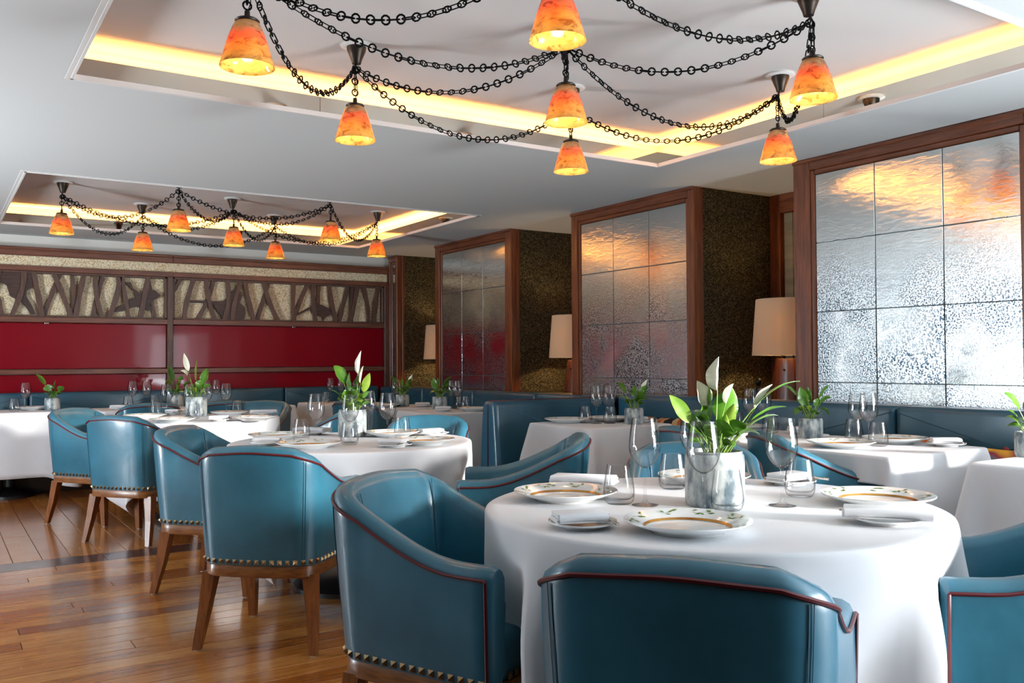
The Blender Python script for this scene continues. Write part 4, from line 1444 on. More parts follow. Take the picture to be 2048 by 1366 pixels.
# ------------------------------------------------------------------ tub chairs
def chair_parts():
    P = []
    YF, YBK, R = .250, -.268, .10
    WB, WF = .252, .284                     # half width at the back and at the arm fronts
    HW = WF
    path = []                                # outer plan from the left front round the back to the right front
    sl = atan2(WF - WB, YF - YBK)            # the sides splay towards the front

    def addp(x, y, nx, ny):
        path.append((x, y, nx, ny))
    ccx, ccy = WB - R - .004, YBK + R
    jx, jy = ccx + R * cos(sl), ccy - R * sin(sl)
    for k in range(10):
        f = k / 10
        addp(-(WF + (jx - WF) * f), YF + (jy - YF) * f, -cos(sl), -sin(sl))
    for k in range(9):
        a = pi + sl + (pi / 2 - sl) * k / 8
        addp(-ccx + R * cos(a), ccy + R * sin(a), cos(a), sin(a))
    for k in range(1, 9):
        x = -ccx + 2 * ccx * k / 9
        addp(x, YBK - .012 * (1 - (x / ccx) ** 2), .12 * x / ccx, -1)
    for k in range(9):
        a = 1.5 * pi + (pi / 2 - sl) * k / 8
        addp(ccx + R * cos(a), ccy + R * sin(a), cos(a), sin(a))
    for k in range(9, -1, -1):
        f = k / 10
        addp(WF + (jx - WF) * f, YF + (jy - YF) * f, cos(sl), -sin(sl))
    # arc length measured from the middle of the back
    Ls = [0]
    for i in range(1, len(path)):
        Ls.append(Ls[-1] + hypot(path[i][0] - path[i - 1][0], path[i][1] - path[i - 1][1]))
    half = Ls[-1] / 2

    def top(i):
        s = abs(Ls[i] - half)
        a = .834 - .010 * smoothstep(0, .2, s)
        b_ = .652
        t_ = min(1, max(0, (s - .165) / .47))
        return a + (b_ - a) * (.55 * t_ * (2 - t_) + .45 * t_ * t_ * (3 - 2 * t_))

    def pos(i, z, off):
        x, y, nx, ny = path[i]
        f = max(0, (z - .35) / .47)
        back = max(0., -ny) * .035 + .012
        lean = back * f ** 1.3
        if y > .1:
            lean += 0
        yy = y + ny * (off + lean)
        xx = x + nx * (off + lean)
        if y > YF - .02:
            yy -= .018 * f * 0
        return (xx, yy, z)
    n = len(path)
    prof_n = 0
    vs, fs = [], []
    for i in range(n):
        tz = top(i)
        s = abs(Ls[i] - half)
        th = .082 - .014 * smoothstep(.2, .5, s)
        pr = [(.352, 0), (.42, .004), (.36 + (tz - .36) * .45, .006), (tz - .10, .003), (tz - .045, 0), (tz - .026, -.002),
              (tz - .010, -.010), (tz - .001, -.026), (tz + .001, -.045), (tz - .008, -.062), (tz - .028, -.075), (tz - .09, -th - .006), (.56, -th - .012), (.47, -th), (.40, -th), (.352, -th + .02)]
        prof_n = len(pr)
        for z, off in pr:
            vs.append(pos(i, z, off))
    for i in range(n - 1):
        for k in range(prof_n):
            l = (k + 1) % prof_n
            fs.append((i * prof_n + k, i * prof_n + l, (i + 1) * prof_n + l, (i + 1) * prof_n + k))
    # rounded arm fronts: a puffed cap
    for i, d in ((0, 1), (n - 1, -1)):
        base = i * prof_n
        c0 = len(vs)
        cx = sum(vs[base + k][0] for k in range(prof_n)) / prof_n
        for k in range(prof_n):
            x, y, z = vs[base + k]
            vs.append((cx + (x - cx) * .72, y + .016, .5 + (z - .5) * .965))
        for k in range(prof_n):
            l = (k + 1) % prof_n
            fs.append((base + k, base + l, c0 + l, c0 + k))
        fs.append(tuple(c0 + k for k in range(prof_n)))
    P.append(('shell', fix_normals(make_mesh('shell', vs, fs, True, 55)), 'leather'))
    # piping: up the outer arm front edge, along the outer top edge, down the other arm front
    pts = []
    for k in range(6):
        z = .352 + (top(0) - .03 - .352) * k / 5
        p = pos(0, z, .004)
        pts.append((p[0], p[1] + .003, p[2]))
    for i in range(n):
        pts.append(pos(i, top(i) - .028, .0015))
    for k in range(5, -1, -1):
        z = .352 + (top(n - 1) - .03 - .352) * k / 5
        p = pos(n - 1, z, .004)
        pts.append((p[0], p[1] + .003, p[2]))
    P.append(('piping', MB().tube(pts, .0047, 6).mesh('piping'), 'piping'))
    # stitched seams where the back turns into the sides, outside and inside
    for i in (15, n - 16):
        for off0, rr in ((.0008, .0010),):
            for dx in (-1, 1):
                pts = []
                for k in range(14):
                    z = .37 + (top(i) - .035 - .37) * k / 13
                    p = pos(i, z, (.006 * min(1, 4 * (k / 13) * (1 - k / 13)) + off0))
                    pts.append((p[0] + dx * .0045 * path[i][3], p[1] - dx * .0045 * path[i][2], p[2]))
                P.append(('seam', MB().tube(pts, rr, 4).mesh('seam'), 'seam'))
        pts = []
        tz = top(i)
        for z, off in ((tz - .012, -.078), (tz - .05, -.0835), (tz - .09, -.0895), (.62, -.0935), (.56, -.0945), (.48, -.084)):
            if z < tz:
                pts.append(pos(i, z, off))
        P.append(('seam', MB().tube(pts, .0016, 4).mesh('seam'), 'seam'))
    # seat cushion, front edge between the arms
    P.append(('seat', cushion_mesh('seat', -.206, .206, -.20, .262, .345, .468, .03), 'leather'))
    # wooden apron following the plan
    vs, fs = [], []
    out = [(x - nx * .004, y - ny * .004) for x, y, nx, ny in path] + [(HW - .03, YF + .018), (-HW + .03, YF + .018)]
    m_ = len(out)
    for z in (.302, .306, .348, .352):
        g = .003 if z in (.302, .352) else 0
        for x, y in out:
            vs.append((x * (1 - g / .27), y * (1 - g / .27), z))
    for r_ in range(3):
        for k in range(m_):
            l = (k + 1) % m_
            fs.append((r_ * m_ + k, r_ * m_ + l, (r_ + 1) * m_ + l, (r_ + 1) * m_ + k))
    fs.append(tuple(range(m_))[::-1])
    fs.append(tuple(3 * m_ + k for k in range(m_)))
    P.append(('apron', fix_normals(make_mesh('apron', vs, fs, True, 40)), 'apron'))
    # legs, splayed at the back
    for sx in (-1, 1):
        for by in (-1, 1):
            mb = MB()
            if by < 0:
                tp, bt, wt, wb = (sx * .214, -.205, .312), (sx * .248, -.262, .004), .027, .015
            else:
                tp, bt, wt, wb = (sx * .236, .215, .312), (sx * .243, .238, .004), .026, .0155
            vs = []
            for (c, w_) in ((bt, wb), (((tp[0] + bt[0]) / 2, (tp[1] + bt[1]) / 2 + (.006 if by < 0 else 0), .16), (wt + wb) / 2), (tp, wt)):
                for ax, ay in ((-1, -1), (1, -1), (1, 1), (-1, 1)):
                    vs.append((c[0] + ax * w_, c[1] + ay * w_, c[2]))
            fs = [(3, 2, 1, 0), (8, 9, 10, 11)]
            for r_ in range(2):
                for k in range(4):
                    l = (k + 1) % 4
                    fs.append((r_ * 4 + k, r_ * 4 + l, r_ * 4 + 4 + l, r_ * 4 + 4 + k))
            P.append(('leg', make_mesh('leg', vs, fs, False), 'legwood'))
            P.append(('glide', MB().lathe([(.013, 0), (.013, .006), (0, .006)], 10, bt[0], bt[1]).mesh('glide'), 'glide'))
    # pyramid studs along the foot of the upholstery
    stud = MB().add([(-.0095, 0, -.0095), (.0095, 0, -.0095), (.0095, 0, .0095), (-.0095, 0, .0095), (0, -.0085, 0)], [(0, 1, 4), (1, 2, 4), (2, 3, 4), (3, 0, 4), (3, 2, 1, 0)]).mesh('stud', False)
    studs = []
    L, k = .012, 0
    cnt = int(Ls[-1] / .0315)
    for q in range(cnt):
        d = (q + .5) * Ls[-1] / cnt
        i = max(j for j in range(n - 1) if Ls[j] <= d)
        f = (d - Ls[i]) / (Ls[i + 1] - Ls[i])
        p0, p1 = Vector(pos(i, .366, .002)), Vector(pos(i + 1, .366, .002))
        c = p0.lerp(p1, f)
        nx, ny = path[i][2] * (1 - f) + path[i + 1][2] * f, path[i][3] * (1 - f) + path[i + 1][3] * f
        studs.append((c, atan2(nx, -ny)))
    for q in range(12):
        studs.append((Vector((-.19 + .38 * q / 11, .2645, .366)), pi))
    return P, stud, studs


CP, STUD, STUDS = chair_parts()
for nm, me, mat in CP:
    me.materials.append(M[mat])
STUD.materials.append(M['stud'])


def chair(x, y, fx, fy, label, studs=True):
    rz = atan2(fy, fx) - pi / 2
    t = empty('tub_chair', (x, y, 0), rz)
    tag(t, label, 'chair', 'teal leather tub chairs')
    made = {}
    for nm, me, mat in CP:
        par = made.get('shell') if nm in ('piping', 'seam') else made.get('leg') if nm == 'glide' else t
        made[nm] = add(nm, me, None, par)
    if studs:
        for c, a in STUDS:
            add('stud', STUD, None, made['shell'], c, (0, 0, a))
    return t


for c in CHAIRS:
    chair(*c)


# ------------------------------------------------------------------ tables and cloths
def pedestal(t, top_poly, h=.742, base_r=.27, col_r=.045):
    n = len(top_poly)
    vs = [(x, y, h - .026) for x, y in top_poly] + [(x, y, h) for x, y in top_poly]
    fs = [tuple(range(n))[::-1], tuple(range(n, 2 * n))] + [(k, (k + 1) % n, (k + 1) % n + n, k + n) for k in range(n)]
    add('table_top', make_mesh('table_top', vs, fs, False), 'legwood', t)
    add('column', mesh_of(MB().lathe([(col_r, .02), (col_r, h - .03)], 16), 'column', 'rubber'), None, t)
    add('base', mesh_of(MB().lathe([(base_r, 0), (base_r, .022), (base_r * .93, .036), (col_r * 1.6, .06), (col_r, .09)], 32), 'base', 'rubber'), None, t)


def cloth(name, pts, normals, drops, flare, loc, label, z=.75, rows=16):
    """pts: outline of the table top; drops: fall of the cloth per outline point; flare(k, s): outward push at fall s"""
    n = len(pts)
    vs = [(0, 0, z)]
    fs = []
    for f in (.4, .75, .96):
        for (x, y) in pts:
            vs.append((x * f, y * f, z))
    ring = lambda r: 1 + r * n
    for k in range(n):
        fs.append((0, 1 + k, 1 + (k + 1) % n))
    e = [(0, 0), (.007, -.003), (.010, -.010)]
    for d, dz in e:
        for (x, y), (nx, ny) in zip(pts, normals):
            vs.append((x + nx * d, y + ny * d, z + dz))
    for r in range(rows):
        s = ((r + 1) / rows) ** 1.15
        for k, ((x, y), (nx, ny)) in enumerate(zip(pts, normals)):
            fall = .010 + s * (drops[k] - .010)
            o = .010 + flare(k, fall)
            vs.append((x + nx * o, y + ny * o, z - fall))
    tot = 3 + len(e) + rows
    for r in range(tot - 1):
        for k in range(n):
            l = (k + 1) % n
            fs.append((ring(r) + k, ring(r + 1) + k, ring(r + 1) + l, ring(r) + l))
    me = make_mesh(name, vs, fs, True, 70)
    fix_normals(me)
    o = add('tablecloth', me, 'cloth', None, loc)
    md = o.modifiers.new('weave_thickness', 'SOLIDIFY')
    md.thickness = .0018
    md.offset = -1
    tag(o, label, 'tablecloth', 'white tablecloths')
    return o


def round_table(x, y, R, side, phi, label, clabel, seed):
    t = empty('round_table', (x, y, 0))
    tag(t, label, 'table', 'round dining tables')
    pedestal(t, [((R - .035) * cos(2 * pi * k / 48), (R - .035) * sin(2 * pi * k / 48)) for k in range(48)], base_r=.30)
    n = 144
    pts, nr, dr = [], [], []
    rn = random.Random(seed)
    ph = [rn.uniform(0, 6.28) for _ in range(4)]
    for k in range(n):
        a = 2 * pi * k / n
        pts.append((R * cos(a), R * sin(a)))
        nr.append((cos(a), sin(a)))
        b_ = a - phi
        # a square cloth: long points at its corners
        reach = (abs(cos(b_)) ** 9 + abs(sin(b_)) ** 9) ** (-1 / 9) * side / 2
        dr.append(min(reach - R, .70))

    # folds: two strong cones either side of every corner of the cloth, softer ones along its sides
    ridges = []
    for c in range(4):
        ca = phi + pi / 4 + c * pi / 2
        ridges += [(ca - .30 + rn.uniform(-.05, .05), 1.), (ca + .24 + rn.uniform(-.05, .05), 1.), (ca + pi / 4 - .02 + rn.uniform(-.1, .1), .6)]

    def flare(k, s):
        a = 2 * pi * k / n
        q = abs(sin(2 * (a - phi))) ** 2
        f = 0
        for ra, am in ridges:
            d = abs((a - ra + pi) % (2 * pi) - pi)
            wdt = .085 + .10 * min(1, s / .5)
            f = max(f, am * math.exp(-(d / wdt) ** 1.5))
        sm = smoothstep(-.04, .30, s)
        return -s * .03 + sm * .05 * f - smoothstep(.025, .42, s) * .17 * (.45 + .55 * q) * (1 - f)
    cloth('tablecloth', pts, nr, dr, flare, (x, y, 0), clabel)


def rect_table(x0, x1, y0, y1, drop, label, clabel, seed, short=None, col=True):
    cx, cy = (x0 + x1) / 2, (y0 + y1) / 2
    hx, hy = (x1 - x0) / 2, (y1 - y0) / 2
    t = empty('square_table', (cx, cy, 0))
    tag(t, label, 'table', 'square tables along the banquettes')
    pedestal(t, [(-hx + .01, -hy + .01), (hx - .01, -hy + .01), (hx - .01, hy - .01), (-hx + .01, hy - .01)], base_r=.2)
    r = .028
    pts, nr, cd, sid = [], [], [], []
    corners = [(hx - r, hy - r, 0), (-hx + r, hy - r, 1), (-hx + r, -hy + r, 2), (hx - r, -hy + r, 3)]
    for ci, (px_, py_, q) in enumerate(corners):
        for k in range(9):
            a = q * pi / 2 + pi / 2 * k / 8
            pts.append((px_ + r * cos(a), py_ + r * sin(a)))
            nr.append((cos(a), sin(a)))
            cd.append(abs(k - 4) / 4 * .02)
            sid.append(None)
        nx_, ny_, _ = corners[(ci + 1) % 4]
        a = q * pi / 2 + pi / 2
        p0 = (px_ + r * cos(a), py_ + r * sin(a))
        p1 = (nx_ + r * cos(a), ny_ + r * sin(a))
        m = 22
        for k in range(1, m):
            f = k / m
            pts.append((p0[0] + (p1[0] - p0[0]) * f, p0[1] + (p1[1] - p0[1]) * f))
            nr.append((cos(a), sin(a)))
            ln = hypot(p1[0] - p0[0], p1[1] - p0[1])
            cd.append(.02 + min(f, 1 - f) * ln)
            sid.append(q)
    rn = random.Random(seed)
    p_ = [rn.uniform(0, 6.28) for _ in range(3)]
    n = len(pts)
    dr = []
    for k in range(n):
        d = drop + .10 * max(0, 1 - cd[k] / .16) ** 2
        if short is not None:
            # cloth caught up on the chair pushed under this side (0 +y, 1 -x, 2 -y, 3 +x)
            nx_, ny_ = nr[k]
            face = {0: ny_, 1: -nx_, 2: -ny_, 3: nx_}[short[0]]
            d = d * (1 - smoothstep(.55, .95, face)) + short[1] * smoothstep(.55, .95, face)
        dr.append(d)

    def flare(k, s):
        c = cd[k]
        ridge = math.exp(-(c / .022) ** 2)
        trough = math.exp(-((c - .075) / .03) ** 2)
        x, y = pts[k]
        wv = sin(17 * x + 13 * y + p_[0]) * .5 + .5
        sm = smoothstep(0, .25, s)
        return s * (.035 + .20 * ridge) + sm * (.012 * wv) - s * .03 * trough
    cloth('tablecloth', pts, nr, dr, flare, (cx, cy, 0), clabel)


for a in ROUND_TABLES:
    round_table(*a)
for a in RECT_TABLES:
    rect_table(*a)


# ------------------------------------------------------------------ tableware
TZ = .7505


def wine_parts():
    stem = [(.0, .0), (.038, .0005), (.0385, .0018), (.020, .0045), (.007, .010), (.0042, .022), (.0036, .05), (.0036, .085), (.0050, .100), (.0085, .107), (0, .1075)]
    bo = [(.0, .1075), (.010, .109), (.024, .118), (.036, .133), (.0435, .152), (.0452, .166), (.0442, .185), (.0412, .21), (.0372, .235), (.0355, .249)]
    bi = [(r - .0011, z + .0006) for r, z in bo[1:]][::-1] + [(0, .1095)]
    return [('stem', MB().lathe(stem, 20).mesh('stem', True, 60)), ('bowl', MB().lathe(bo + bi, 28).mesh('bowl', True, 60))]


def tumbler_mesh():
    o = [(.0, 0), (.034, .0), (.0405, .006), (.0445, .018), (.0455, .032), (.0435, .055), (.039, .085), (.0345, .112)]
    i = [(.0332, .1115), (.0376, .085), (.042, .055), (.0438, .033), (.042, .021), (.034, .014), (0, .013)]
    return MB().lathe(o + i, 28).mesh('tumbler', True, 60)


def plate_meshes(R, rz_, depth, gold_r):
    prof = [(0, .004), (R * .50, .004), (R * .53, 0), (R * .57, 0), (R * .60, .006), (R * .985, rz_ - .004), (R, rz_ - .001), (R * .995, rz_ + .001), (R * .72, depth + .004), (R * .64, .0085), (R * .4, .0075), (0, .0075)]
    return MB().lathe(prof, 48).mesh('plate', True, 45)


WINE = wine_parts()
TUMB = tumbler_mesh()
PLATE = plate_meshes(.155, .030, .015, .1)
SIDE = plate_meshes(.085, .017, .008, .06)
for _, me in WINE:
    me.materials.append(M['glass'])
TUMB.materials.append(M['glass'])
PLATE.materials.append(M['porcelain'])
SIDE.materials.append(M['porcelain'])


def annulus(r0, z0, r1, z1, name, mat):
    n = 48
    vs = [(r * cos(2 * pi * k / n), r * sin(2 * pi * k / n), z) for r, z in ((r0, z0), (r1, z1)) for k in range(n)]
    fs = [(k, (k + 1) % n, n + (k + 1) % n, n + k) for k in range(n)]
    me = make_mesh(name, vs, fs)
    fix_normals(me)
    me.materials.append(M[mat])
    return me


BAND = annulus(.1000, .0105, .1058, .0155, 'gold_band', 'goldprint')
RIMB = annulus(.0835, .0177, .0856, .0184, 'gold_band', 'goldprint')


def leaf_print():
    rn = random.Random(5)
    vs, fs = [], []

    def zr(r):
        return .019 + (r - .1116) / (.1542 - .1116) * .012 + .0009
    for g in range(9):
        a0 = g * 2 * pi / 9 + rn.uniform(-.1, .1)
        for k in range(rn.randint(3, 5)):
            a = a0 + .085 * k
            r = .131 + .012 * sin(k * 1.9 + g)
            d = rn.uniform(-1.2, 1.2)
            ln, wd = rn.uniform(.013, .022), rn.uniform(.003, .005)
            tx, ty = -sin(a), cos(a)
            nx, ny = cos(a), sin(a)
            ux, uy = tx * cos(d) + nx * sin(d), ty * cos(d) + ny * sin(d)
            wx, wy = -uy, ux
            b_ = len(vs)
            for p, q in ((-ln / 2, 0), (0, wd), (ln / 2, 0), (0, -wd)):
                x, y = r * nx + ux * p + wx * q, r * ny + uy * p + wy * q
                vs.append((x, y, zr(hypot(x, y))))
            fs.append((b_, b_ + 3, b_ + 2, b_ + 1))
        b_ = len(vs)
        for k in range(6):
            a = a0 + .075 * k
            for dr_ in (-.0006, .0006):
                r = .131 + .006 * sin(k * 1.3 + g) + dr_
                vs.append((r * cos(a), r * sin(a), zr(r)))
        fs += [(b_ + 2 * k, b_ + 2 * k + 1, b_ + 2 * k + 3, b_ + 2 * k + 2) for k in range(5)]
    me = make_mesh('leaf_print', vs, fs, False)
    me.materials.append(M['leafprint'])
    return me


LEAFP = leaf_print()


def napkin_mesh(w, d):
    """a napkin folded in four: stacked leaves joined by rounded folds at one edge"""
    mb = MB()
    for k, (sc, dx) in enumerate(((1., 0), (.985, -.002), (.97, .001), (.955, -.001))):
        me = cushion_mesh('n', -w / 2 * sc + dx, w / 2 * sc + dx, -d / 2 * sc, d / 2 * sc, .0058 * k, .0058 * k + .0056, .0026, 2)
        vs = []
        for v in me.vertices:
            x, y, z = v.co
            u = x / (w / 2)
            vs.append((x, y, z + .004 * (1 - u * u) - .0022 * max(0, u * u - .5)))
        mb.add(vs, [tuple(p.vertices) for p in me.polygons])
        bpy.data.meshes.remove(me)
    # fold along the front long edge
    pts = [(x, -d / 2 + .002, .0115 + .004 * (1 - (x / (w / 2)) ** 2)) for x in [(-w / 2 + .006) + (w - .012) * i / 8 for i in range(9)]]
    mb.tube(pts, .0105, 8)
    me = mb.mesh('napkin', True, 50)
    me.materials.append(M['napkin'])
    return me


NAP = napkin_mesh(.135, .075)
NAPL = napkin_mesh(.215, .085)


def knife_mesh():
    mb = MB()
    mb.tube([(-.085, 0, .003), (-.06, 0, .0035), (-.02, 0, .003), (0, 0, .002)], [.0038, .0045, .0036, .0025], 8)
    mb.add([(0, -.0045, .002), (.075, -.0075, .002), (.09, 0, .002), (.075, .0045, .002), (0, .0035, .002), (0, -.0045, .0032), (.075, -.0075, .0026), (.09, 0, .0026), (.075, .0045, .0032), (0, .0035, .0034)],
           [(4, 3, 2, 1, 0), (5, 6, 7, 8, 9), (0, 1, 6, 5), (1, 2, 7, 6), (2, 3, 8, 7), (3, 4, 9, 8)])
    me = mb.mesh('knife', True, 40)
    me.materials.append(M['silver'])
    return me


def spoon_mesh():
    mb = MB()
    mb.tube([(-.095, 0, .004), (-.06, 0, .004), (-.01, 0, .006), (.012, 0, .005)], [.0045, .0036, .0024, .0028], 8)
    vs, fs = [], []
    for i in range(7):
        s = i / 6
        for j in range(7):
            u = j / 3 - 1
            w = .0175 * sqrt(max(0, 1 - (2 * s - 1) ** 2)) + .0005
            vs.append((.010 + .05 * s, u * w, .002 + .007 * (u * u * .8 + (2 * s - 1) ** 2 * .5)))
    for i in range(6):
        for j in range(6):
            a = i * 7 + j
            fs.append((a, a + 1, a + 8, a + 7))
    mb.add(vs, fs)
    me = mb.mesh('spoon', True, 60)
    me.materials.append(M['silver'])
    return me


KN, SPN = knife_mesh(), spoon_mesh()
cut_i = 0
for kind, x, y, rz, lab in ITEMS:
    if kind == 'wine':
        t = empty('wine_glass', (x, y, TZ), rz)
        tag(t, 'clear ' + lab, 'wine glass', 'wine glasses on the laid tables')
        for nm, me in WINE:
            add(nm, me, None, t)
    elif kind == 'tumbler':
        o = add('water_tumbler', TUMB, None, None, (x, y, TZ), (0, 0, rz))
        tag(o, 'clear ' + lab, 'tumbler', 'water tumblers on the laid tables')
    elif kind == 'plate':
        t = empty('dinner_plate', (x, y, TZ), rz)
        tag(t, 'white ' + lab, 'plate', 'leaf patterned dinner plates')
        d_ = add('dish', PLATE, None, t)
        add('gold_band', BAND, None, d_)
        add('leaf_print', LEAFP, None, d_)['kind'] = 'stuff'
    elif kind == 'side':
        t = empty('side_plate', (x, y, TZ), rz)
        a, rest = lab.split('side plate', 1)
        where = rest.split(' on ', 1) if ' on ' in rest else rest.split(' of ', 1)
        tag(t, 'white ' + lab, 'plate', 'side plates under the napkins')
        d_ = add('dish', SIDE, None, t)
        add('gold_band', RIMB, None, d_)
        big = 'long napkin' in lab or 'roll' in lab or 'thick' in lab
        vx = VIEW_ANG + rz
        n = add('napkin', NAPL if big else NAP, None, None, (x - (.0 if big else .008), y, TZ + .0175), (0, 0, vx))
        short = lab[lab.index('napkin'):].split(' ', 1)[1] if 'napkin' in lab else lab
        short = short.replace('roll ', '').replace('and fork, ', '').replace('and brass knife, ', '').lstrip(', ')
        tag(n, 'folded white napkin, ' + short, 'napkin', 'folded white napkins')
        # cutlery laid across the plate rim
        ca, sa = cos(vx), sin(vx)
        me, nm = (SPN, 'butter_spoon') if cut_i % 2 == 0 else (KN, 'butter_knife')
        cut_i += 1
        dx, dy = (.058, -.012) if not big else (-.03, .062)
        an = vx + (pi / 2 if not big else .1)
        c = add(nm, me, None, None, (x + ca * dx - sa * dy, y + sa * dx + ca * dy, TZ + .0195), (0, 0, an))
        tag(c, ('silver spoon' if me is SPN else 'silver knife') + ' by napkin, ' + short, 'cutlery', 'cutlery on the side plates')

# ------------------------------------------------------------------ peace lilies
RV = Vector((cos(YAW), -sin(YAW), 0))
FV = Vector((sin(YAW), cos(YAW), 0))
UV_ = Vector((0, 0, 1))


def blade(parent, base, tip, width, arch, mat, name='leaf', stalk=.45, twist=0., cup=.25):
    """a stalked leaf from base to tip; arch lifts the middle; width is the broadest blade width"""
    base, tip = Vector(base), Vector(tip)
    ctrl = base.lerp(tip, .5) + UV_ * arch
    n = 18

    def P(s):
        return base * (1 - s) ** 2 + ctrl * 2 * s * (1 - s) + tip * s * s
    st = [P(stalk * i / 6) for i in range(7)]
    mb = MB().tube(st, [.0024, .0022, .002, .0019, .0018, .0017, .0015], 5)
    vs, fs = [], []
    m = 5
    for i in range(n + 1):
        s = stalk + (1 - stalk) * i / n
        q = i / n
        c = P(s)
        tan = (P(min(1, s + .02)) - P(max(0, s - .02))).normalized()
        side = tan.cross(UV_)
        if side.length < .2:
            side = RV.copy()
        side.normalize()
        nrm = side.cross(tan)
        a = twist
        side, nrm = side * cos(a) + nrm * sin(a), nrm * cos(a) - side * sin(a)
        w = width * .5 * (sin(pi * min(1, q ** .72)) ** .85) if 0 < q < 1 else .0004
        for j in range(m):
            u = j / (m - 1) * 2 - 1
            vs.append(c + side * (u * w) + nrm * (abs(u) ** 1.5 * w * cup + .05 * w * sin(q * 14) * abs(u)))
    for i in range(n):
        for j in range(m - 1):
            a = i * m + j
            fs.append((a, a + 1, a + m + 1, a + m))
    k = len(vs)
    # thickness
    vs2 = [v - UV_ * .0007 for v in vs]
    fs2 = [(f[3] + k, f[2] + k, f[1] + k, f[0] + k) for f in fs]
    edge = [i * m for i in range(n + 1)] + [n * m + j for j in range(1, m)] + [i * m + m - 1 for i in range(n - 1, -1, -1)]
    fs3 = [(edge[i], edge[i + 1], edge[i + 1] + k, edge[i] + k) for i in range(len(edge) - 1)]
    me = make_mesh(name, vs + vs2, fs + fs2 + fs3, True, 60)
    fix_normals(me)
    o = add(name, me, mat, parent)
    add('stalk', mesh_of(mb, 'stalk', 'stalk'), None, o)
    return o


def lily(kind, xy, r, h, label):
    t = empty('potted_lily', (xy[0], xy[1], TZ))
    tag(t, label, 'potted plant', 'potted peace lilies on the tables')
    prof = [(0, 0), (r * .93, 0), (r * .985, .006), (r, .02), (r * 1.0, h * .82), (r * .985, h * .92), (r * .93, h * .955), (r * .95, h * .985), (r * .93, h), (r * .85, h), (r * .84, h * .9), (0, h * .89)]
    n = 40
    mb = MB().lathe(prof, n)
    rn = random.Random(int(xy[0] * 1000))
    p0 = rn.uniform(0, 6)
    vs = []
    for i, v in enumerate(mb.v):                # hand-made wobble, faintly fluted when tall
        a = atan2(v[1], v[0])
        f = 1 + .012 * sin(3 * a + p0) + .008 * sin(7 * a + p0 * 2) + (.012 * abs(sin(8 * a)) if h > .14 else 0)
        vs.append((v[0] * f, v[1] * f, v[2]))
    mb.v = vs
    add('pot', mesh_of(mb, 'pot', 'pot'), None, t)
    add('soil', mesh_of(MB().lathe([(r * .84, h * .90), (r * .6, h * .94), (0, h * .96)], 24), 'soil', 'soil'), None, t)
    top = Vector((0, 0, h * .93))
    K = SHAPES[kind]
    for typ, bx_, tx, tz, ty, wd, arch, tw in K:
        wd *= 1.3
        sc = r / .084
        base = top + RV * bx_ * sc + FV * rn.uniform(-.03, .03) * sc
        tip = Vector((0, 0, h)) + RV * tx + UV_ * tz + FV * ty
        if typ == 'l':
            blade(t, base, tip, wd, arch, 'leaf', 'leaf', .42, tw)
        elif typ == 'y':
            blade(t, base, tip, wd, arch, 'leaf_light', 'leaf', .45, tw)
        elif typ == 'f':
            o = blade(t, base, tip, wd, arch, 'spathe', 'spathe', .60, tw, .9)
        elif typ == 's':                        # short ground leaves
            blade(t, base, tip, wd, arch, 'leaf', 'leaf', .25, tw)
    for k in range(18 if r > .07 else 12):
        a = rn.uniform(0, 2 * pi)
        d = rn.uniform(.2, 1.0) * r
        base = top + Vector((cos(a), sin(a), 0)) * d * .4
        tip = Vector((0, 0, h)) + Vector((cos(a), sin(a), 0)) * (d + .03) + UV_ * rn.uniform(.015, .10 if r > .07 else .075)
        blade(t, base, tip, rn.uniform(.026, .044), .04, 'leaf' if rn.random() < .75 else 'leaf_light', 'leaf', .35, rn.uniform(-.5, .5))


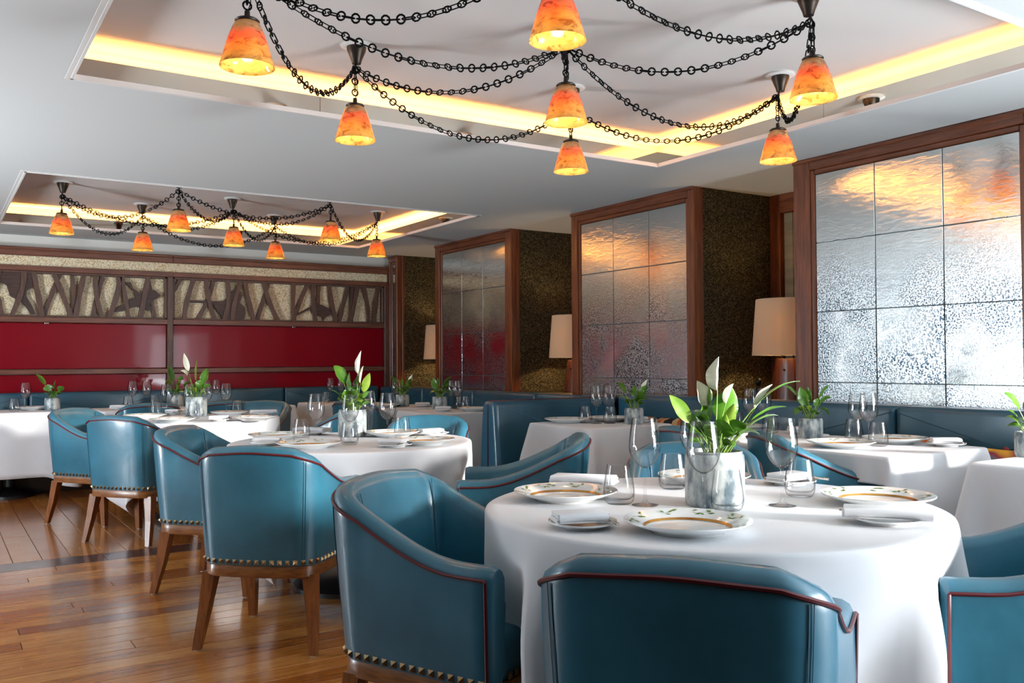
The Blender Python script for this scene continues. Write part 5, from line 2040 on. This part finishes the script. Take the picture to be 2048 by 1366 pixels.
# type, base offset right, tip right, tip up, tip away, width, arch, twist   (metres, from the rim of the pot)
SHAPES = {
    'near': [('f', .0, .016, .270, .00, .042, .03, 1.2), ('f', .0, -.044, .200, .02, .040, .02, 1.3), ('f', .0, .055, .192, -.01, .020, .05, .9), ('y', -.03, -.128, .160, .0, .034, .03, 1.0),
             ('l', -.01, -.012, .190, .01, .052, .02, 1.3), ('l', .01, .052, .182, .0, .058, .02, 1.1), ('l', -.02, -.036, .130, -.01, .055, .04, 1.2), ('l', .02, .262, .196, .04, .026, .10, .2),
             ('l', .03, .208, .124, .0, .026, .07, .3), ('l', .03, .190, .098, .02, .028, .06, .2), ('f', .04, .178, .188, .03, .022, .02, .9), ('y', .02, .054, .135, -.02, .026, .02, 1.2),
             ('l', .03, .122, .048, -.03, .030, .06, .3), ('l', .02, .085, .075, -.03, .045, .04, .8), ('l', -.01, -.075, .055, -.03, .035, .05, .5), ('y', .01, .028, .105, -.03, .024, .02, 1.1),
             ('l', .0, .03, .08, -.05, .05, .03, .9), ('l', -.03, -.06, .10, .03, .04, .03, .9)],
    'mid': [('f', .02, .050, .330, .0, .042, .01, 1.2), ('f', .02, .062, .245, .0, .034, .01, 1.1), ('l', .0, -.105, .245, .0, .062, .10, .5), ('l', .02, .030, .19, .0, .085, .03, 1.2), ('y', .03, .098, .205, .0, .036, .02, 1.0),
            ('l', .0, -.02, .21, .02, .07, .03, 1.1), ('l', .03, .10, .10, .0, .03, .05, .3), ('l', -.02, -.12, .11, .0, .014, .05, .3), ('l', -.03, -.08, .06, -.02, .05, .04, .5), ('l', .02, .08, .05, -.02, .05, .05, .5), ('l', .0, .02, .13, -.03, .07, .03, .9), ('l', -.01, -.04, .11, -.03, .06, .03, .9)],
    'far': [('f', .0, -.10, .345, .0, .034, .0, 1.1), ('y', .0, .002, .29, .0, .075, .0, 1.3), ('l', .02, .085, .225, .0, .050, .03, 1.0), ('f', .0, -.125, .205, .0, .024, .10, .6), ('l', .02, .12, .075, .0, .05, .08, .4), ('l', -.02, -.05, .10, .0, .05, .04, .7), ('l', .0, .04, .13, -.02, .06, .03, .9), ('l', -.03, -.14, .04, .0, .02, .04, .3)],
    'small': [('l', -.02, -.110, .165, .0, .050, .06, .6), ('l', .0, .005, .150, .0, .050, .03, 1.0), ('l', .02, .085, .150, .0, .050, .02, .9), ('f', .03, .092, .185, .01, .030, .0, 1.2), ('l', -.03, -.095, .09, .0, .03, .04, .4), ('l', .03, .105, .055, .0, .032, .06, .3), ('l', .02, .06, .10, -.02, .04, .03, .8), ('l', -.02, -.05, .05, -.03, .035, .04, .4)],
    'small2': [('l', .0, .105, .175, .0, .042, .05, .5), ('l', -.02, -.055, .165, .0, .046, .0, 1.2), ('l', -.01, -.012, .165, .0, .034, .03, .8), ('l', .02, .11, .105, .0, .040, .07, .5), ('l', -.03, -.135, .17, .03, .026, .09, .3), ('l', -.02, -.085, .015, .0, .034, .08, .4), ('l', .03, .095, .01, -.01, .032, .09, .4), ('l', .02, .05, .10, .0, .04, .04, .9), ('y', .0, -.03, .12, -.02, .03, .02, 1.0)],
    'small3': [('l', -.02, -.15, .215, .0, .045, .06, .4), ('l', .02, .03, .16, .0, .07, .02, 1.0), ('l', .03, .10, .10, .0, .05, .04, .6), ('l', -.02, -.05, .12, .0, .06, .03, .9), ('l', .0, .0, .12, -.02, .06, .02, .9), ('l', .03, .08, .04, .0, .05, .04, .5)],
    'small4': [('l', -.02, -.075, .285, .0, .052, .03, .9), ('l', .02, .05, .19, .0, .055, .03, .9), ('l', -.02, -.11, .15, .0, .045, .05, .4), ('l', .03, .14, .125, .0, .04, .06, .3), ('l', .0, .0, .12, -.02, .06, .02, .9)],
}
for a in PLANTS:
    lily(*a)
